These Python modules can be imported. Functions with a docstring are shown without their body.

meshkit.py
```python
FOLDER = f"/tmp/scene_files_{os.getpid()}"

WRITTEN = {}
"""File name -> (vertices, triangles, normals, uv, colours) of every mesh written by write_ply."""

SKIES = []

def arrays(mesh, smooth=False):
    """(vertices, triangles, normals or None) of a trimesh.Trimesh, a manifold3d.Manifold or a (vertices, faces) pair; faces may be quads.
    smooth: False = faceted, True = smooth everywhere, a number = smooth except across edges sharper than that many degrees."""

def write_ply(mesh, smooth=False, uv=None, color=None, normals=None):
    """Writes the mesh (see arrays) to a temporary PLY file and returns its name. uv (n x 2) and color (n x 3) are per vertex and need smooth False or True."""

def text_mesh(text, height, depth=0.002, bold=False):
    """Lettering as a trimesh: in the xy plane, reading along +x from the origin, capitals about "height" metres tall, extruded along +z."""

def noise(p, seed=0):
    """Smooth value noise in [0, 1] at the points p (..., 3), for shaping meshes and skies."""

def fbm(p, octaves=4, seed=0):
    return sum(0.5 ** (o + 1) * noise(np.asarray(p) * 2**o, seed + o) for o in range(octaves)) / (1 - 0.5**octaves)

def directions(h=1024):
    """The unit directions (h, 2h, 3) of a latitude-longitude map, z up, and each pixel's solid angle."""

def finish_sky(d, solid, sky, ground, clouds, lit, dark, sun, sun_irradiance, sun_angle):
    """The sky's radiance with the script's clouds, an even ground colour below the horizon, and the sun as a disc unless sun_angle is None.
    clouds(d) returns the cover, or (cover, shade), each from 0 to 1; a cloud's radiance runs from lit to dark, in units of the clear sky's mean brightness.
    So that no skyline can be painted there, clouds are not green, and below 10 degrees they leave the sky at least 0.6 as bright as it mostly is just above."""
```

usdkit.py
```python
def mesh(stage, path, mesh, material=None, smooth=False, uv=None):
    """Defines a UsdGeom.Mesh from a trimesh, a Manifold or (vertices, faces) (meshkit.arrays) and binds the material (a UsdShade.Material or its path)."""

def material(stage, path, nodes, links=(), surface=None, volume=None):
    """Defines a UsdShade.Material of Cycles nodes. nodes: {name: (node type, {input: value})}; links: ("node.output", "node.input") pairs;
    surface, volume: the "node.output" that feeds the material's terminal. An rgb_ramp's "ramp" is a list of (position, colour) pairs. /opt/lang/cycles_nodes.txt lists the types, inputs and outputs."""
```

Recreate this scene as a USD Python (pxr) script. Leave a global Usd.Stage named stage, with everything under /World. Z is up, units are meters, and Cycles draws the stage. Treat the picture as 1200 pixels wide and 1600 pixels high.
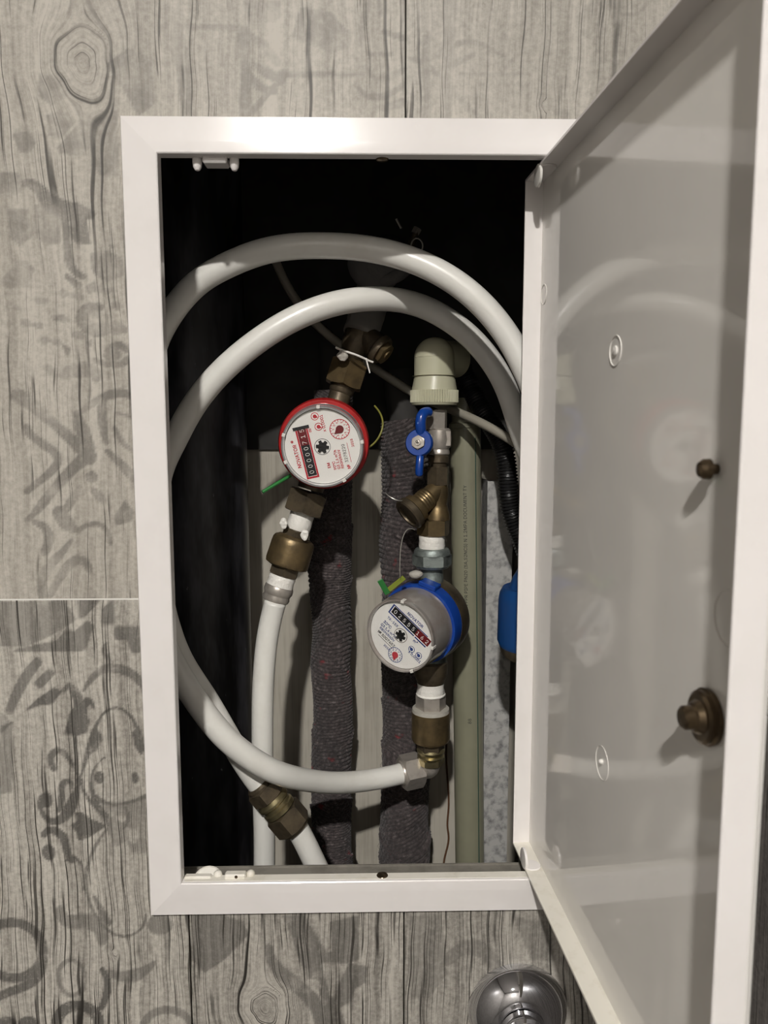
import math, numpy as np, trimesh, shapely
from shapely.geometry import Polygon, LineString, Point, box as sbox
from shapely.ops import unary_union
import manifold3d as m3
from scipy.interpolate import CubicSpline
from pxr import Usd, UsdGeom, UsdShade, UsdLux, Gf, Sdf, Vt
import usdkit, meshkit

stage = Usd.Stage.CreateInMemory()
UsdGeom.SetStageUpAxis(stage, UsdGeom.Tokens.z); UsdGeom.SetStageMetersPerUnit(stage, 1.0)
UsdGeom.Xform.Define(stage, '/World'); UsdGeom.Scope.Define(stage, '/World/Looks')

# ------------------------------------------------------------------ camera, light, exposure
# x to the right along the tiled wall, y into the wall, z up; z = 0 is the lower edge of the hatch frame
CAM = np.array([0.1617, -0.5343, 0.3595]); YAW, PIT, ROL = -0.0205, -0.1144, 0.0012; FPX = 1200.0
EXPOSURE = 4.16
def _rot():
    c, s = math.cos(YAW), math.sin(YAW); A = np.array([[c, -s, 0], [s, c, 0], [0, 0, 1]])
    c, s = math.cos(PIT), math.sin(PIT); B = np.array([[1, 0, 0], [0, c, -s], [0, s, c]])
    c, s = math.cos(ROL), math.sin(ROL); C = np.array([[c, 0, s], [0, 1, 0], [-s, 0, c]])
    return A @ B @ C
ROT = _rot()
cam = UsdGeom.Camera.Define(stage, '/World/camera')
M = np.eye(4); M[0, :3], M[1, :3], M[2, :3], M[3, :3] = ROT[:, 0], ROT[:, 2], -ROT[:, 1], CAM
cam.AddTransformOp().Set(Gf.Matrix4d(*M.ravel().tolist()))
cam.CreateHorizontalApertureAttr(36.0); cam.CreateVerticalApertureAttr(48.0); cam.CreateFocalLengthAttr(36.0)
cam.CreateClippingRangeAttr(Gf.Vec2f(0.01, 50)); cam.CreateExposureAttr(EXPOSURE)
cam.CreateFStopAttr(16.0); cam.CreateFocusDistanceAttr(0.66)
def at(u, v, y):
    """the point at depth y behind the wall that stands at column u, row v of the measured photograph (metres)"""
    d = ROT @ np.array([(u - 600) / FPX, 1.0, -(v - 800) / FPX])
    return CAM + d * ((y - CAM[1]) / d[1])
def rm(px, y): return px * (y + 0.54) / FPX          # a measured half-width in metres at depth y

FLOOR, CEIL = -1.1, 1.5
LAMPS = [(-0.05, -1.70, 0.042, 208.0)]     # x, y, radius, strength of the ceiling lamps

# ------------------------------------------------------------------ helpers
def unique(parent, name):
    p, k = f'{parent}/{name}', 0
    while stage.GetPrimAtPath(p):
        k += 1; p = f'{parent}/{name}_{k:03d}'
    return p
def tag(prim, label=None, cat=None, group=None, kind=None):
    prim = prim.GetPrim() if hasattr(prim, 'GetPrim') else prim
    for k, v in (('label', label), ('category', cat), ('group', group), ('kind', kind)):
        if v: prim.SetCustomDataByKey(k, v)
    return prim
def thing(name, label=None, cat=None, loc=None, group=None, kind=None):
    x = UsdGeom.Xform.Define(stage, unique('/World', name))
    x.GetPrim().SetCustomDataByKey('_', 1); x.GetPrim().ClearCustomDataByKey('_')
    x._o = np.zeros(3) if loc is None else np.array(loc, float)
    x.AddTranslateOp().Set(Gf.Vec3d(*x._o.tolist()))
    tag(x, label, cat, group, kind); ORG[str(x.GetPath())] = x._o
    return x
ORG = {}
def tri(mesh):
    if hasattr(mesh, 'to_mesh'):
        q = mesh.to_mesh(); return trimesh.Trimesh(np.asarray(q.vert_properties)[:, :3], np.asarray(q.tri_verts), process=False)
    return mesh
def part(parent, name, mesh, mat, smooth=35, label=None, kind=None, attrs=None):
    """one mesh under a thing (or under a part); geometry is given in world space and stored relative to the thing's base"""
    path = str(parent.GetPath()) if parent is not None else '/World'
    top = '/'.join(path.split('/')[:3]); o = ORG.get(top, np.zeros(3))
    mesh = tri(mesh).copy(); mesh.vertices = np.asarray(mesh.vertices) - o
    m = usdkit.mesh(stage, unique(path, name), mesh, mat, smooth=smooth)
    if attrs:
        for k, v in attrs.items():
            v = np.asarray(v, np.float32)
            t = Sdf.ValueTypeNames.Float3Array if v.ndim == 2 else Sdf.ValueTypeNames.FloatArray
            UsdGeom.PrimvarsAPI(m).CreatePrimvar(k, t, 'vertex').Set(Vt.Vec3fArray.FromNumpy(v) if v.ndim == 2 else Vt.FloatArray.FromNumpy(v))
    tag(m, label=label, kind=kind)
    return m
def cat(*ms): return trimesh.util.concatenate([tri(m) for m in ms])
def bx(x0, x1, y0, y1, z0, z1):
    b = trimesh.creation.box([x1 - x0, y1 - y0, z1 - z0]); b.apply_translation([(x0 + x1) / 2, (y0 + y1) / 2, (z0 + z1) / 2]); return b
def cbx(x0, x1, y0, y1, z0, z1, c=.001):
    """chamfered box"""
    a = [bx(x0 + c, x1 - c, y0 + c, y1 - c, z0, z1), bx(x0 + c, x1 - c, y0, y1, z0 + c, z1 - c), bx(x0, x1, y0 + c, y1 - c, z0 + c, z1 - c)]
    return trimesh.convex.convex_hull(np.vstack([q.vertices for q in a]))
def lathe(prof, n=56, loop=False):
    """prof: (z, r) pairs, a solid of revolution about z; loop closes the profile into a ring"""
    if loop: prof = list(prof) + [prof[0]]
    prof = [(z, max(r, 1e-6)) for z, r in prof]
    th = np.linspace(0, 2 * np.pi, n, endpoint=False); V, F = [], []
    for z, r in prof: V.append(np.c_[r * np.cos(th), r * np.sin(th), np.full(n, z)])
    V = np.vstack(V); k = len(prof); i = np.arange(n); j = (i + 1) % n
    for a in range(k - 1):
        A, B = a * n, (a + 1) * n
        F += [np.c_[A + i, A + j, B + j], np.c_[A + i, B + j, B + i]]
    if not loop:
        c0, c1 = len(V), len(V) + 1
        V = np.vstack([V, [[0, 0, prof[0][0]], [0, 0, prof[-1][0]]]])
        F += [np.c_[np.full(n, c0), j, i], np.c_[np.full(n, c1), (k - 1) * n + i, (k - 1) * n + j]]
    m = trimesh.Trimesh(V, np.vstack(F), process=False)
    if m.volume < 0: m.invert()
    return m
def hexnut(z0, z1, r, ch=.12, sides=6):
    """hexagonal nut along z with turned chamfers; r = half across flats"""
    R = r / math.cos(math.pi / sides); h = z1 - z0; c = (R - r) * 1.05
    th = np.arange(sides) * 2 * np.pi / sides
    pr = m3.CrossSection([np.c_[R * np.cos(th), R * np.sin(th)].tolist()]).extrude(h).translate([0, 0, z0])
    d = min(c * .6, h * .3)
    cy = [(z0, r * .985), (z0 + d, R * 1.001), (z1 - d, R * 1.001), (z1, r * .985)]
    lt = lathe(cy, 60); lm = m3.Manifold(m3.Mesh(np.asarray(lt.vertices, np.float32), np.asarray(lt.faces, np.uint32)))
    return tri(pr ^ lm) if lm.status() == m3.Error.NoError else tri(pr)
def frame(P0, P1, face=None):
    """4x4 taking local z to P0->P1, origin P0; local x as near to 'face' (default: towards the room) as it can be"""
    P0, P1 = np.asarray(P0, float), np.asarray(P1, float); z = (P1 - P0) / np.linalg.norm(P1 - P0)
    f = np.array([0, -1., 0]) if face is None else np.asarray(face, float)
    x = f - z * (f @ z); x /= np.linalg.norm(x); y = np.cross(z, x)
    T = np.eye(4); T[:3, 0], T[:3, 1], T[:3, 2], T[:3, 3] = x, y, z, P0; return T
def put(mesh, T): mesh = tri(mesh).copy(); mesh.apply_transform(T); return mesh
def spline(pts, step=.004, closed=False):
    pts = np.asarray(pts, float); d = np.r_[0, np.cumsum(np.linalg.norm(np.diff(pts, axis=0), axis=1) ** .5)]
    cs = CubicSpline(d, pts); s = np.linspace(0, d[-1], 400); q = cs(s)
    L = np.r_[0, np.cumsum(np.linalg.norm(np.diff(q, axis=0), axis=1))]; n = max(int(L[-1] / step), 4)
    return np.stack([np.interp(np.linspace(0, L[-1], n), L, q[:, k]) for k in range(3)], 1)
def tube(path, r, n=24, caps=True):
    path = np.asarray(path, float); K = len(path); r = np.broadcast_to(r, K)
    t = np.gradient(path, axis=0); t /= np.linalg.norm(t, axis=1, keepdims=True)
    a = np.array([0, 1., 0]) if abs(t[0][1]) < .9 else np.array([1., 0, 0])
    u = np.cross(t[0], a); u /= np.linalg.norm(u); th = np.linspace(0, 2 * np.pi, n, endpoint=False); V = []
    for k in range(K):
        u = u - t[k] * (u @ t[k]); u /= np.linalg.norm(u); w = np.cross(t[k], u)
        V.append(path[k] + r[k] * (np.cos(th)[:, None] * u + np.sin(th)[:, None] * w))
    V = np.vstack(V); i = np.arange(n); j = (i + 1) % n; F = []
    for k in range(K - 1):
        A, B = k * n, (k + 1) * n; F += [np.c_[A + i, A + j, B + j], np.c_[A + i, B + j, B + i]]
    if caps:
        V = np.vstack([V, path[0], path[-1]]); F += [np.c_[np.full(n, len(V) - 2), j, i], np.c_[np.full(n, len(V) - 1), (K - 1) * n + i, (K - 1) * n + j]]
    m = trimesh.Trimesh(V, np.vstack(F), process=False)
    if m.volume < 0: m.invert()
    return m
def torus(R, r, n=48, k=12):
    th = np.linspace(0, 2 * np.pi, n + 1)[:-1]
    p = np.c_[R * np.cos(th), R * np.sin(th), np.zeros(n)]
    a = np.linspace(0, 2 * np.pi, k, endpoint=False); V = []
    for q in th:
        V.append(np.c_[(R + r * np.cos(a)) * math.cos(q), (R + r * np.cos(a)) * math.sin(q), r * np.sin(a)])
    V = np.vstack(V); F = []; i = np.arange(k); j = (i + 1) % k
    for s in range(n):
        A, B = s * k, ((s + 1) % n) * k; F += [np.c_[A + i, B + j, A + j], np.c_[A + i, B + i, B + j]]
    m = trimesh.Trimesh(V, np.vstack(F), process=False)
    if m.volume < 0: m.invert()
    return m
def extrude(poly, h):
    return cat(*[trimesh.creation.extrude_polygon(g, h, engine='earcut') for g in getattr(poly, 'geoms', [poly]) if g.area > 0])
def lumpy(mesh, amp, scale, seed=0):
    v = np.asarray(mesh.vertices); n = mesh.vertex_normals
    mesh.vertices = v + n * ((meshkit.noise(v * scale, seed) - 0.0)[:, None] * amp); return mesh

# ------------------------------------------------------------------ materials
def lin(r, g, b): return tuple(((c / 255 + .055) / 1.055) ** 2.4 if c > 10 else c / 255 / 12.92 for c in (r, g, b))
def mat(name, col, rough=.4, metal=0., noise=None, bump=None, **kw):
    """noise: (scale, colour2, low, high): blotches of a second colour; bump: (scale, strength)"""
    n = {'p': ('principled_bsdf', {'base_color': col, 'roughness': rough, 'metallic': metal, **kw}), 'g': ('texture_coordinate', {})}; l = []
    if noise:
        sc, c2, lo, hi = noise
        n['n'] = ('noise_texture', {'scale': sc, 'detail': 5., 'roughness': .62})
        n['r'] = ('rgb_ramp', {'ramp': [(lo, col), (hi, c2)]}); l += [('g.object', 'n.vector'), ('n.fac', 'r.fac'), ('r.color', 'p.base_color')]
    if bump:
        n['bn'] = ('noise_texture', {'scale': bump[0], 'detail': 4., 'roughness': .6}); n['b'] = ('bump', {'strength': bump[1], 'distance': .001})
        l += [('g.object', 'bn.vector'), ('bn.fac', 'b.height'), ('b.normal', 'p.normal')]
    return usdkit.material(stage, f'/World/Looks/{name}', n, l, surface='p.BSDF')

WHITE = mat('white_plastic', (.80, .768, .745), .15, noise=(14., (.75, .72, .69), .45, .75))
CREAM = mat('cream_plastic', (.76, .73, .65), .3, noise=(60., (.62, .58, .48), .5, .8))
PANEL = mat('glossy_door_plastic', (.80, .775, .73), .07, noise=(9., (.77, .745, .70), .4, .7))
CLEARW = mat('milky_plastic', (.75, .73, .68), .15)
PEX = mat('white_pipe_plastic', (.77, .76, .71), .3, noise=(35., (.70, .68, .62), .5, .8), coat_weight=.3)
BRASS = mat('dull_brass', (.23, .165, .08), .38, .7, noise=(70., (.12, .09, .05), .35, .7), bump=(300., .15))
BRASSD = mat('dark_brass', (.15, .118, .075), .42, .6, noise=(80., (.07, .056, .040), .35, .7), bump=(260., .2))
BRASSL = mat('light_brass', (.42, .36, .2), .35, .9, noise=(70., (.2, .16, .09), .45, .75))
BRONZE = mat('bronze', (.17, .125, .075), .25, .9, noise=(120., (.07, .05, .035), .4, .7))
NICKEL = mat('dull_nickel', (.50, .46, .41), .34, .55, noise=(90., (.36, .32, .28), .45, .75))
GALV = mat('galvanised_zinc', (.30, .34, .32), .5, .7, noise=(90., (.12, .14, .135), .4, .7), bump=(200., .25))
CHROME = mat('chrome', (.72, .72, .74), .04, 1.)
STEEL = mat('steel', (.6, .57, .52), .22, 1.)
TAPE = mat('thread_tape', (.82, .80, .74), .45, bump=(160., .8))
FLAX = mat('grey_sealant', (.42, .40, .35), .6, bump=(220., .8))
PPR = mat('grey_green_polypropylene', (.27, .265, .185), .38, noise=(30., (.24, .235, .165), .4, .7), coat_weight=.15)
PPRP = mat('beige_polypropylene', (.50, .49, .355), .33, coat_weight=.2)
GREENL = mat('green_stripe', (.03, .075, .055), .5)
BLACKP = usdkit.material(stage, '/World/Looks/black_pipe', {'g': ('geometry', {}), 'm': ('mapping', {'scale': (60., 60., 14.)}), 'n': ('noise_texture', {'scale': 1., 'detail': 4., 'roughness': .6}), 'r': ('rgb_ramp', {'ramp': [(.42, (.010, .010, .012)), (.72, (.062, .062, .070))]}),
    'm2': ('mapping', {'location': (3, 1, 2), 'scale': (170., 170., 60.)}), 'n2': ('noise_texture', {'scale': 1., 'detail': 5., 'roughness': .7}), 'r2': ('rgb_ramp', {'ramp': [(.68, (0, 0, 0)), (.74, (1, 1, 1))]}), 'k': ('mix_color', {'b': (.28, .28, .29)}),
    'b': ('bump', {'strength': .25, 'distance': .001}), 'p': ('principled_bsdf', {'roughness': .38})},
    [('g.position', 'm.vector'), ('m.vector', 'n.vector'), ('n.fac', 'r.fac'), ('g.position', 'm2.vector'), ('m2.vector', 'n2.vector'), ('n2.fac', 'r2.fac'), ('r.color', 'k.a'), ('r2.color', 'k.fac'), ('k.result', 'p.base_color'), ('n.fac', 'b.height'), ('b.normal', 'p.normal')], surface='p.BSDF')
BLACK = mat('black_plastic', (.012, .012, .012), .35)
CABLE = mat('grey_cable', (.30, .28, .23), .45)
BLUE = mat('blue_handle', (.008, .055, .30), .22, coat_weight=.5)
BLUEC = mat('blue_cap', (.008, .05, .30), .3, noise=(80., (.02, .09, .36), .5, .75))
BLUEF = mat('blue_filter_plastic', (.006, .055, .20), .38)
REDC = mat('red_cap', (.42, .018, .018), .3, noise=(60., (.3, .012, .012), .5, .75))
DIAL = mat('dial_white', (.86, .845, .80), .35)
REDI = mat('red_ink', (.50, .02, .035), .5)
REDD = mat('dark_red_ink', (.15, .008, .012), .4)
BLUEI = mat('blue_ink', (.03, .06, .22), .5)
BLACKI = mat('black_ink', (.012, .012, .014), .45)
DIGIT = mat('digit_white', (.78, .77, .73), .4)
CASE = mat('smoky_clear_plastic', (.34, .315, .29), .12, .25, noise=(25., (.24, .18, .15), .45, .72), coat_weight=.6, coat_roughness=.05)
CASES = mat('silver_clear_plastic', (.60, .60, .60), .14, .7, coat_weight=.6, coat_roughness=.04)
SEALG = mat('green_seal', (.03, .20, .045), .35)
SEALY = mat('yellow_green_seal', (.20, .24, .03), .35)
WIREY = mat('yellow_wire', (.19, .18, .025), .45)
WIRES = mat('seal_wire', (.5, .48, .43), .35, .7)
RUST = mat('rust', (.10, .045, .018), .8)
PLASTER = usdkit.material(stage, '/World/Looks/grey_plaster', {'g': ('geometry', {}), 'm': ('mapping', {'scale': (260., 1., 9.)}), 'n': ('noise_texture', {'scale': 1., 'detail': 5., 'roughness': .65}), 'n2': ('noise_texture', {'scale': 14., 'detail': 5.}),
    'x': ('mix_float', {'fac': .5}), 'r': ('rgb_ramp', {'ramp': [(.3, (.27, .245, .20)), (.5, (.44, .41, .345)), (.7, (.50, .47, .405))]}), 'b': ('bump', {'strength': .3, 'distance': .0006}), 'p': ('principled_bsdf', {'roughness': .85})},
    [('g.position', 'm.vector'), ('m.vector', 'n.vector'), ('g.position', 'n2.vector'), ('n.fac', 'x.a'), ('n2.fac', 'x.b'), ('x.result', 'r.fac'), ('r.color', 'p.base_color'), ('n.fac', 'b.height'), ('b.normal', 'p.normal')], surface='p.BSDF')
DARKW = mat('shaft_shade_dark', (.045, .043, .04), .9, noise=(20., (.025, .024, .022), .4, .7))  # near-black colour that puts the shade of the shaft into its surfaces
GREYP = mat('grey_profile', (.22, .205, .175), .55, noise=(50., (.14, .13, .11), .45, .7))
ZINC = mat('mottled_zinc', (.47, .465, .445), .6, .1, noise=(110., (.15, .15, .152), .46, .72), bump=(150., .3))
DIRTY = mat('dirty_wrap', (.20, .19, .175), .8, bump=(120., .7))
RAG = mat('grey_rag', (.16, .155, .15), .9, bump=(150., .8))
GLOW = usdkit.material(stage, '/World/Looks/lamp_dummy', {'e': ('emission', {'color': (1, 1, 1), 'strength': 1.})}, [], surface='e.emission')
CEILM = mat('ceiling_white', (.62, .61, .60), .8)
ROOMW = mat('room_tile_grey', (.25, .24, .225), .4, noise=(6., (.19, .18, .17), .4, .7))
FLOORM = mat('floor_grey', (.09, .085, .08), .35, noise=(5., (.06, .057, .055), .4, .7))
GROUT = mat('white_grout', (.72, .71, .66), .8)
PANE = usdkit.material(stage, '/World/Looks/clear_cover', {'t': ('transparent_bsdf', {'color': (1., 1., 1.)}), 'g': ('glossy_bsdf', {'color': (1, 1, 1), 'roughness': .05}), 'w': ('layer_weight', {'blend': .5}), 'pw': ('math', {'math_type': 'power', 'value2': 4.}), 'f': ('math', {'math_type': 'multiply_add', 'value2': .7, 'value3': .035}), 'm': ('mix_closure', {})},
                       [('w.facing', 'pw.value1'), ('pw.value', 'f.value1'), ('f.value', 'm.fac'), ('t.BSDF', 'm.closure1'), ('g.BSDF', 'm.closure2')], surface='m.closure')
def wool(name, seed):
    n = {'g': ('texture_coordinate', {}), 'o': ('mapping', {'location': (seed, seed * .7, 0)}),
         'n': ('noise_texture', {'scale': 260., 'detail': 3., 'roughness': .7}), 'r': ('rgb_ramp', {'ramp': [(.32, (.026, .020, .020)), (.56, (.072, .057, .056)), (.76, (.20, .17, .165))]}),
         'n2': ('noise_texture', {'scale': 62., 'detail': 2.}), 'r2': ('rgb_ramp', {'ramp': [(.66, (0, 0, 0)), (.74, (1, 1, 1))]}),
         'n3': ('noise_texture', {'scale': 24., 'detail': 2.}), 'r3': ('rgb_ramp', {'ramp': [(.4, (1, 1, 1)), (.7, (.62, .66, .66))]}),
         'k': ('mix_color', {'blend_type': 'multiply', 'fac': 1.}), 'm': ('mix_color', {'b': (.16, .018, .022)}),
         'bn': ('noise_texture', {'scale': 700., 'detail': 3.}), 'b': ('bump', {'strength': .6, 'distance': .001}),
         'p': ('principled_bsdf', {'roughness': .95, 'sheen_weight': .2})}
    l = [('g.object', 'o.vector'), ('o.vector', 'n.vector'), ('o.vector', 'n2.vector'), ('o.vector', 'n3.vector'), ('n.fac', 'r.fac'), ('n2.fac', 'r2.fac'), ('n3.fac', 'r3.fac'),
         ('r.color', 'k.a'), ('r3.color', 'k.b'), ('k.result', 'm.a'), ('r2.color', 'm.fac'), ('m.result', 'p.base_color'), ('o.vector', 'bn.vector'), ('bn.fac', 'b.height'), ('b.normal', 'p.normal')]
    return usdkit.material(stage, f'/World/Looks/{name}', n, l, surface='p.BSDF')
WOOL, WOOL2 = wool('wool_wrap', 0.), wool('wool_wrap_second', 3.1)
def tile_mat(name, light, dark, crack, seed, orn=.42, fine=.5, dis=(.30, .44)):
    """printed weathered-wood tile: vertical grain and cracks run along the 'grain' coordinate, the arabesque print is the 'ornament' mask"""
    n = {'a': ('attribute', {'attribute': 'grain'}), 'q': ('attribute', {'attribute': 'ornament'}),
         'm1': ('mapping', {'location': (seed, 0, seed), 'scale': (330., 11., 1.)}), 'n1': ('noise_texture', {'scale': 1., 'detail': 6., 'roughness': .7}),
         'm2': ('mapping', {'location': (seed * 2.3, 0, seed), 'scale': (90., 2.6, 1.)}), 'n2': ('noise_texture', {'scale': 1., 'detail': 4., 'roughness': .55}),
         'm3': ('mapping', {'location': (seed * 1.7, 3, seed), 'scale': (78., 1.1, 1.)}), 'n3': ('noise_texture', {'scale': 1., 'detail': 1., 'roughness': .35}), 'm7': ('mapping', {'location': (seed * 3.1, 5, seed), 'scale': (290., 2.6, 1.)}), 'n7': ('noise_texture', {'scale': 1., 'detail': 1., 'roughness': .4}), 'm8': ('mapping', {'location': (seed * 1.3, 2, seed), 'scale': (150., 15., 1.)}), 'n8': ('noise_texture', {'scale': 1., 'detail': 2.}),
         'm4': ('mapping', {'location': (seed, 9, seed), 'scale': (55., 9., 1.)}), 'n4': ('noise_texture', {'scale': 1., 'detail': 3.}),
         'n5': ('noise_texture', {'scale': 240., 'detail': 4., 'roughness': .7}), 'g': ('geometry', {}),
         'n6': ('noise_texture', {'scale': 22., 'detail': 5., 'roughness': .7}),
         'mx': ('mix_float', {'fac': .5}), 'mz': ('mix_float', {'fac': .33}), 'r': ('rgb_ramp', {'ramp': [(.39, dark), (.57, light)]}),
         'd': ('math', {'math_type': 'subtract', 'value2': .5}), 'ab': ('math', {'math_type': 'absolute'}), 'cr': ('rgb_ramp', {'ramp': [(0., (1, 1, 1)), (.007, (1, 1, 1)), (.016, (0, 0, 0))]}),
         'd7': ('math', {'math_type': 'subtract', 'value2': .5}), 'ab7': ('math', {'math_type': 'absolute'}), 'cr7': ('rgb_ramp', {'ramp': [(0., (1, 1, 1)), (.012, (1, 1, 1)), (.03, (0, 0, 0))]}),
         'gate7': ('rgb_ramp', {'ramp': [(fine, (0, 0, 0)), (fine + .09, (1, 1, 1))]}), 'cm7': ('math', {'math_type': 'multiply'}), 'cs7': ('math', {'math_type': 'multiply', 'value2': .85}), 'cmx': ('math', {'math_type': 'maximum'}),
         'gate': ('rgb_ramp', {'ramp': [(.46, (0, 0, 0)), (.56, (1, 1, 1))]}), 'cm': ('math', {'math_type': 'multiply'}), 'cs': ('math', {'math_type': 'multiply', 'value2': crack}),
         'wr': ('rgb_ramp', {'ramp': [(.32, (.35, .35, .35)), (.45, (1, 1, 1))]}), 'wr2': ('rgb_ramp', {'ramp': [(dis[0], (.3, .3, .3)), (dis[1], (1, 1, 1))]}),
         'o1': ('math', {'math_type': 'multiply'}), 'o2': ('math', {'math_type': 'multiply'}), 'o3': ('math', {'math_type': 'multiply', 'value2': orn}),
         'k1': ('mix_color', {'blend_type': 'multiply', 'b': (.29, .29, .295)}), 'k2': ('mix_color', {'b': (.028, .025, .021)}),
         'b': ('bump', {'strength': .25, 'distance': .0006}), 'bh': ('math', {'math_type': 'subtract'}),
         'p': ('principled_bsdf', {'roughness': .5, 'specular_ior_level': .35})}
    l = [('a.vector', 'm1.vector'), ('a.vector', 'm2.vector'), ('a.vector', 'm3.vector'), ('a.vector', 'm4.vector'), ('m1.vector', 'n1.vector'), ('m2.vector', 'n2.vector'), ('m3.vector', 'n3.vector'), ('m4.vector', 'n4.vector'),
         ('g.position', 'n5.vector'), ('g.position', 'n6.vector'), ('n1.fac', 'mx.a'), ('n2.fac', 'mx.b'), ('mx.result', 'mz.a'), ('n5.fac', 'mz.b'), ('mz.result', 'r.fac'),
         ('n3.fac', 'd.value1'), ('d.value', 'ab.value1'), ('ab.value', 'cr.fac'), ('a.vector', 'm7.vector'), ('m7.vector', 'n7.vector'), ('a.vector', 'm8.vector'), ('m8.vector', 'n8.vector'), ('n7.fac', 'd7.value1'), ('d7.value', 'ab7.value1'), ('ab7.value', 'cr7.fac'), ('n8.fac', 'gate7.fac'), ('cr7.color', 'cm7.value1'), ('gate7.color', 'cm7.value2'), ('cm7.value', 'cs7.value1'), ('n4.fac', 'gate.fac'), ('cr.color', 'cm.value1'), ('gate.color', 'cm.value2'), ('cm.value', 'cmx.value1'), ('cs7.value', 'cmx.value2'), ('cmx.value', 'cs.value1'),
         ('n5.fac', 'wr.fac'), ('n6.fac', 'wr2.fac'), ('q.fac', 'o1.value1'), ('wr.color', 'o1.value2'), ('o1.value', 'o2.value1'), ('wr2.color', 'o2.value2'), ('o2.value', 'o3.value1'),
         ('r.color', 'k1.a'), ('o3.value', 'k1.fac'), ('k1.result', 'k2.a'), ('cs.value', 'k2.fac'), ('k2.result', 'p.base_color'),
         ('n1.fac', 'bh.value1'), ('cs.value', 'bh.value2'), ('bh.value', 'b.height'), ('b.normal', 'p.normal')]
    return usdkit.material(stage, f'/World/Looks/{name}', n, l, surface='p.BSDF')

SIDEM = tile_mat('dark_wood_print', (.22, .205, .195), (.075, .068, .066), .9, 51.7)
# ------------------------------------------------------------------ the room
def struct(name, mesh, m): return tag(part(None, name, mesh, m, False), kind='structure')
RX0, RX1, RY0 = -0.95, 0.43, -2.3
struct('ceiling', bx(RX0 - .1, RX1 + .1, RY0 - .1, .4, CEIL, CEIL + .1), CEILM)
struct('floor', bx(RX0 - .1, RX1 + .1, RY0 - .1, .4, FLOOR - .1, FLOOR), FLOORM)
struct('wall_left', bx(RX0 - .1, RX0, RY0 - .1, .4, FLOOR, CEIL), ROOMW)
wr = thing('wall_right', kind='structure')
dv = ROT @ np.array([(1195 - 600) / FPX, 1.0, -(1115 - 800) / FPX]); JW = CAM[2] + dv[2] * (RX1 - CAM[0]) / dv[0]
part(wr, 'wall_core', bx(RX1 + .008, RX1 + .1, RY0 - .1, -.0003, FLOOR, CEIL), GROUT, False)
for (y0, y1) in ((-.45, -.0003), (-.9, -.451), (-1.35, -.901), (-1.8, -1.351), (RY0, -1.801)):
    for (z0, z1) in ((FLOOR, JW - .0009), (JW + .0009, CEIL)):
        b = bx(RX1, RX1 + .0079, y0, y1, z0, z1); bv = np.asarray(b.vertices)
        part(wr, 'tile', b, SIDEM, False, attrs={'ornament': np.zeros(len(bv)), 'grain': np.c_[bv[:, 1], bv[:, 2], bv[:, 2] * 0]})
struct('wall_rear', bx(RX0, RX1, RY0 - .1, RY0, FLOOR, CEIL), ROOMW)
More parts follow.
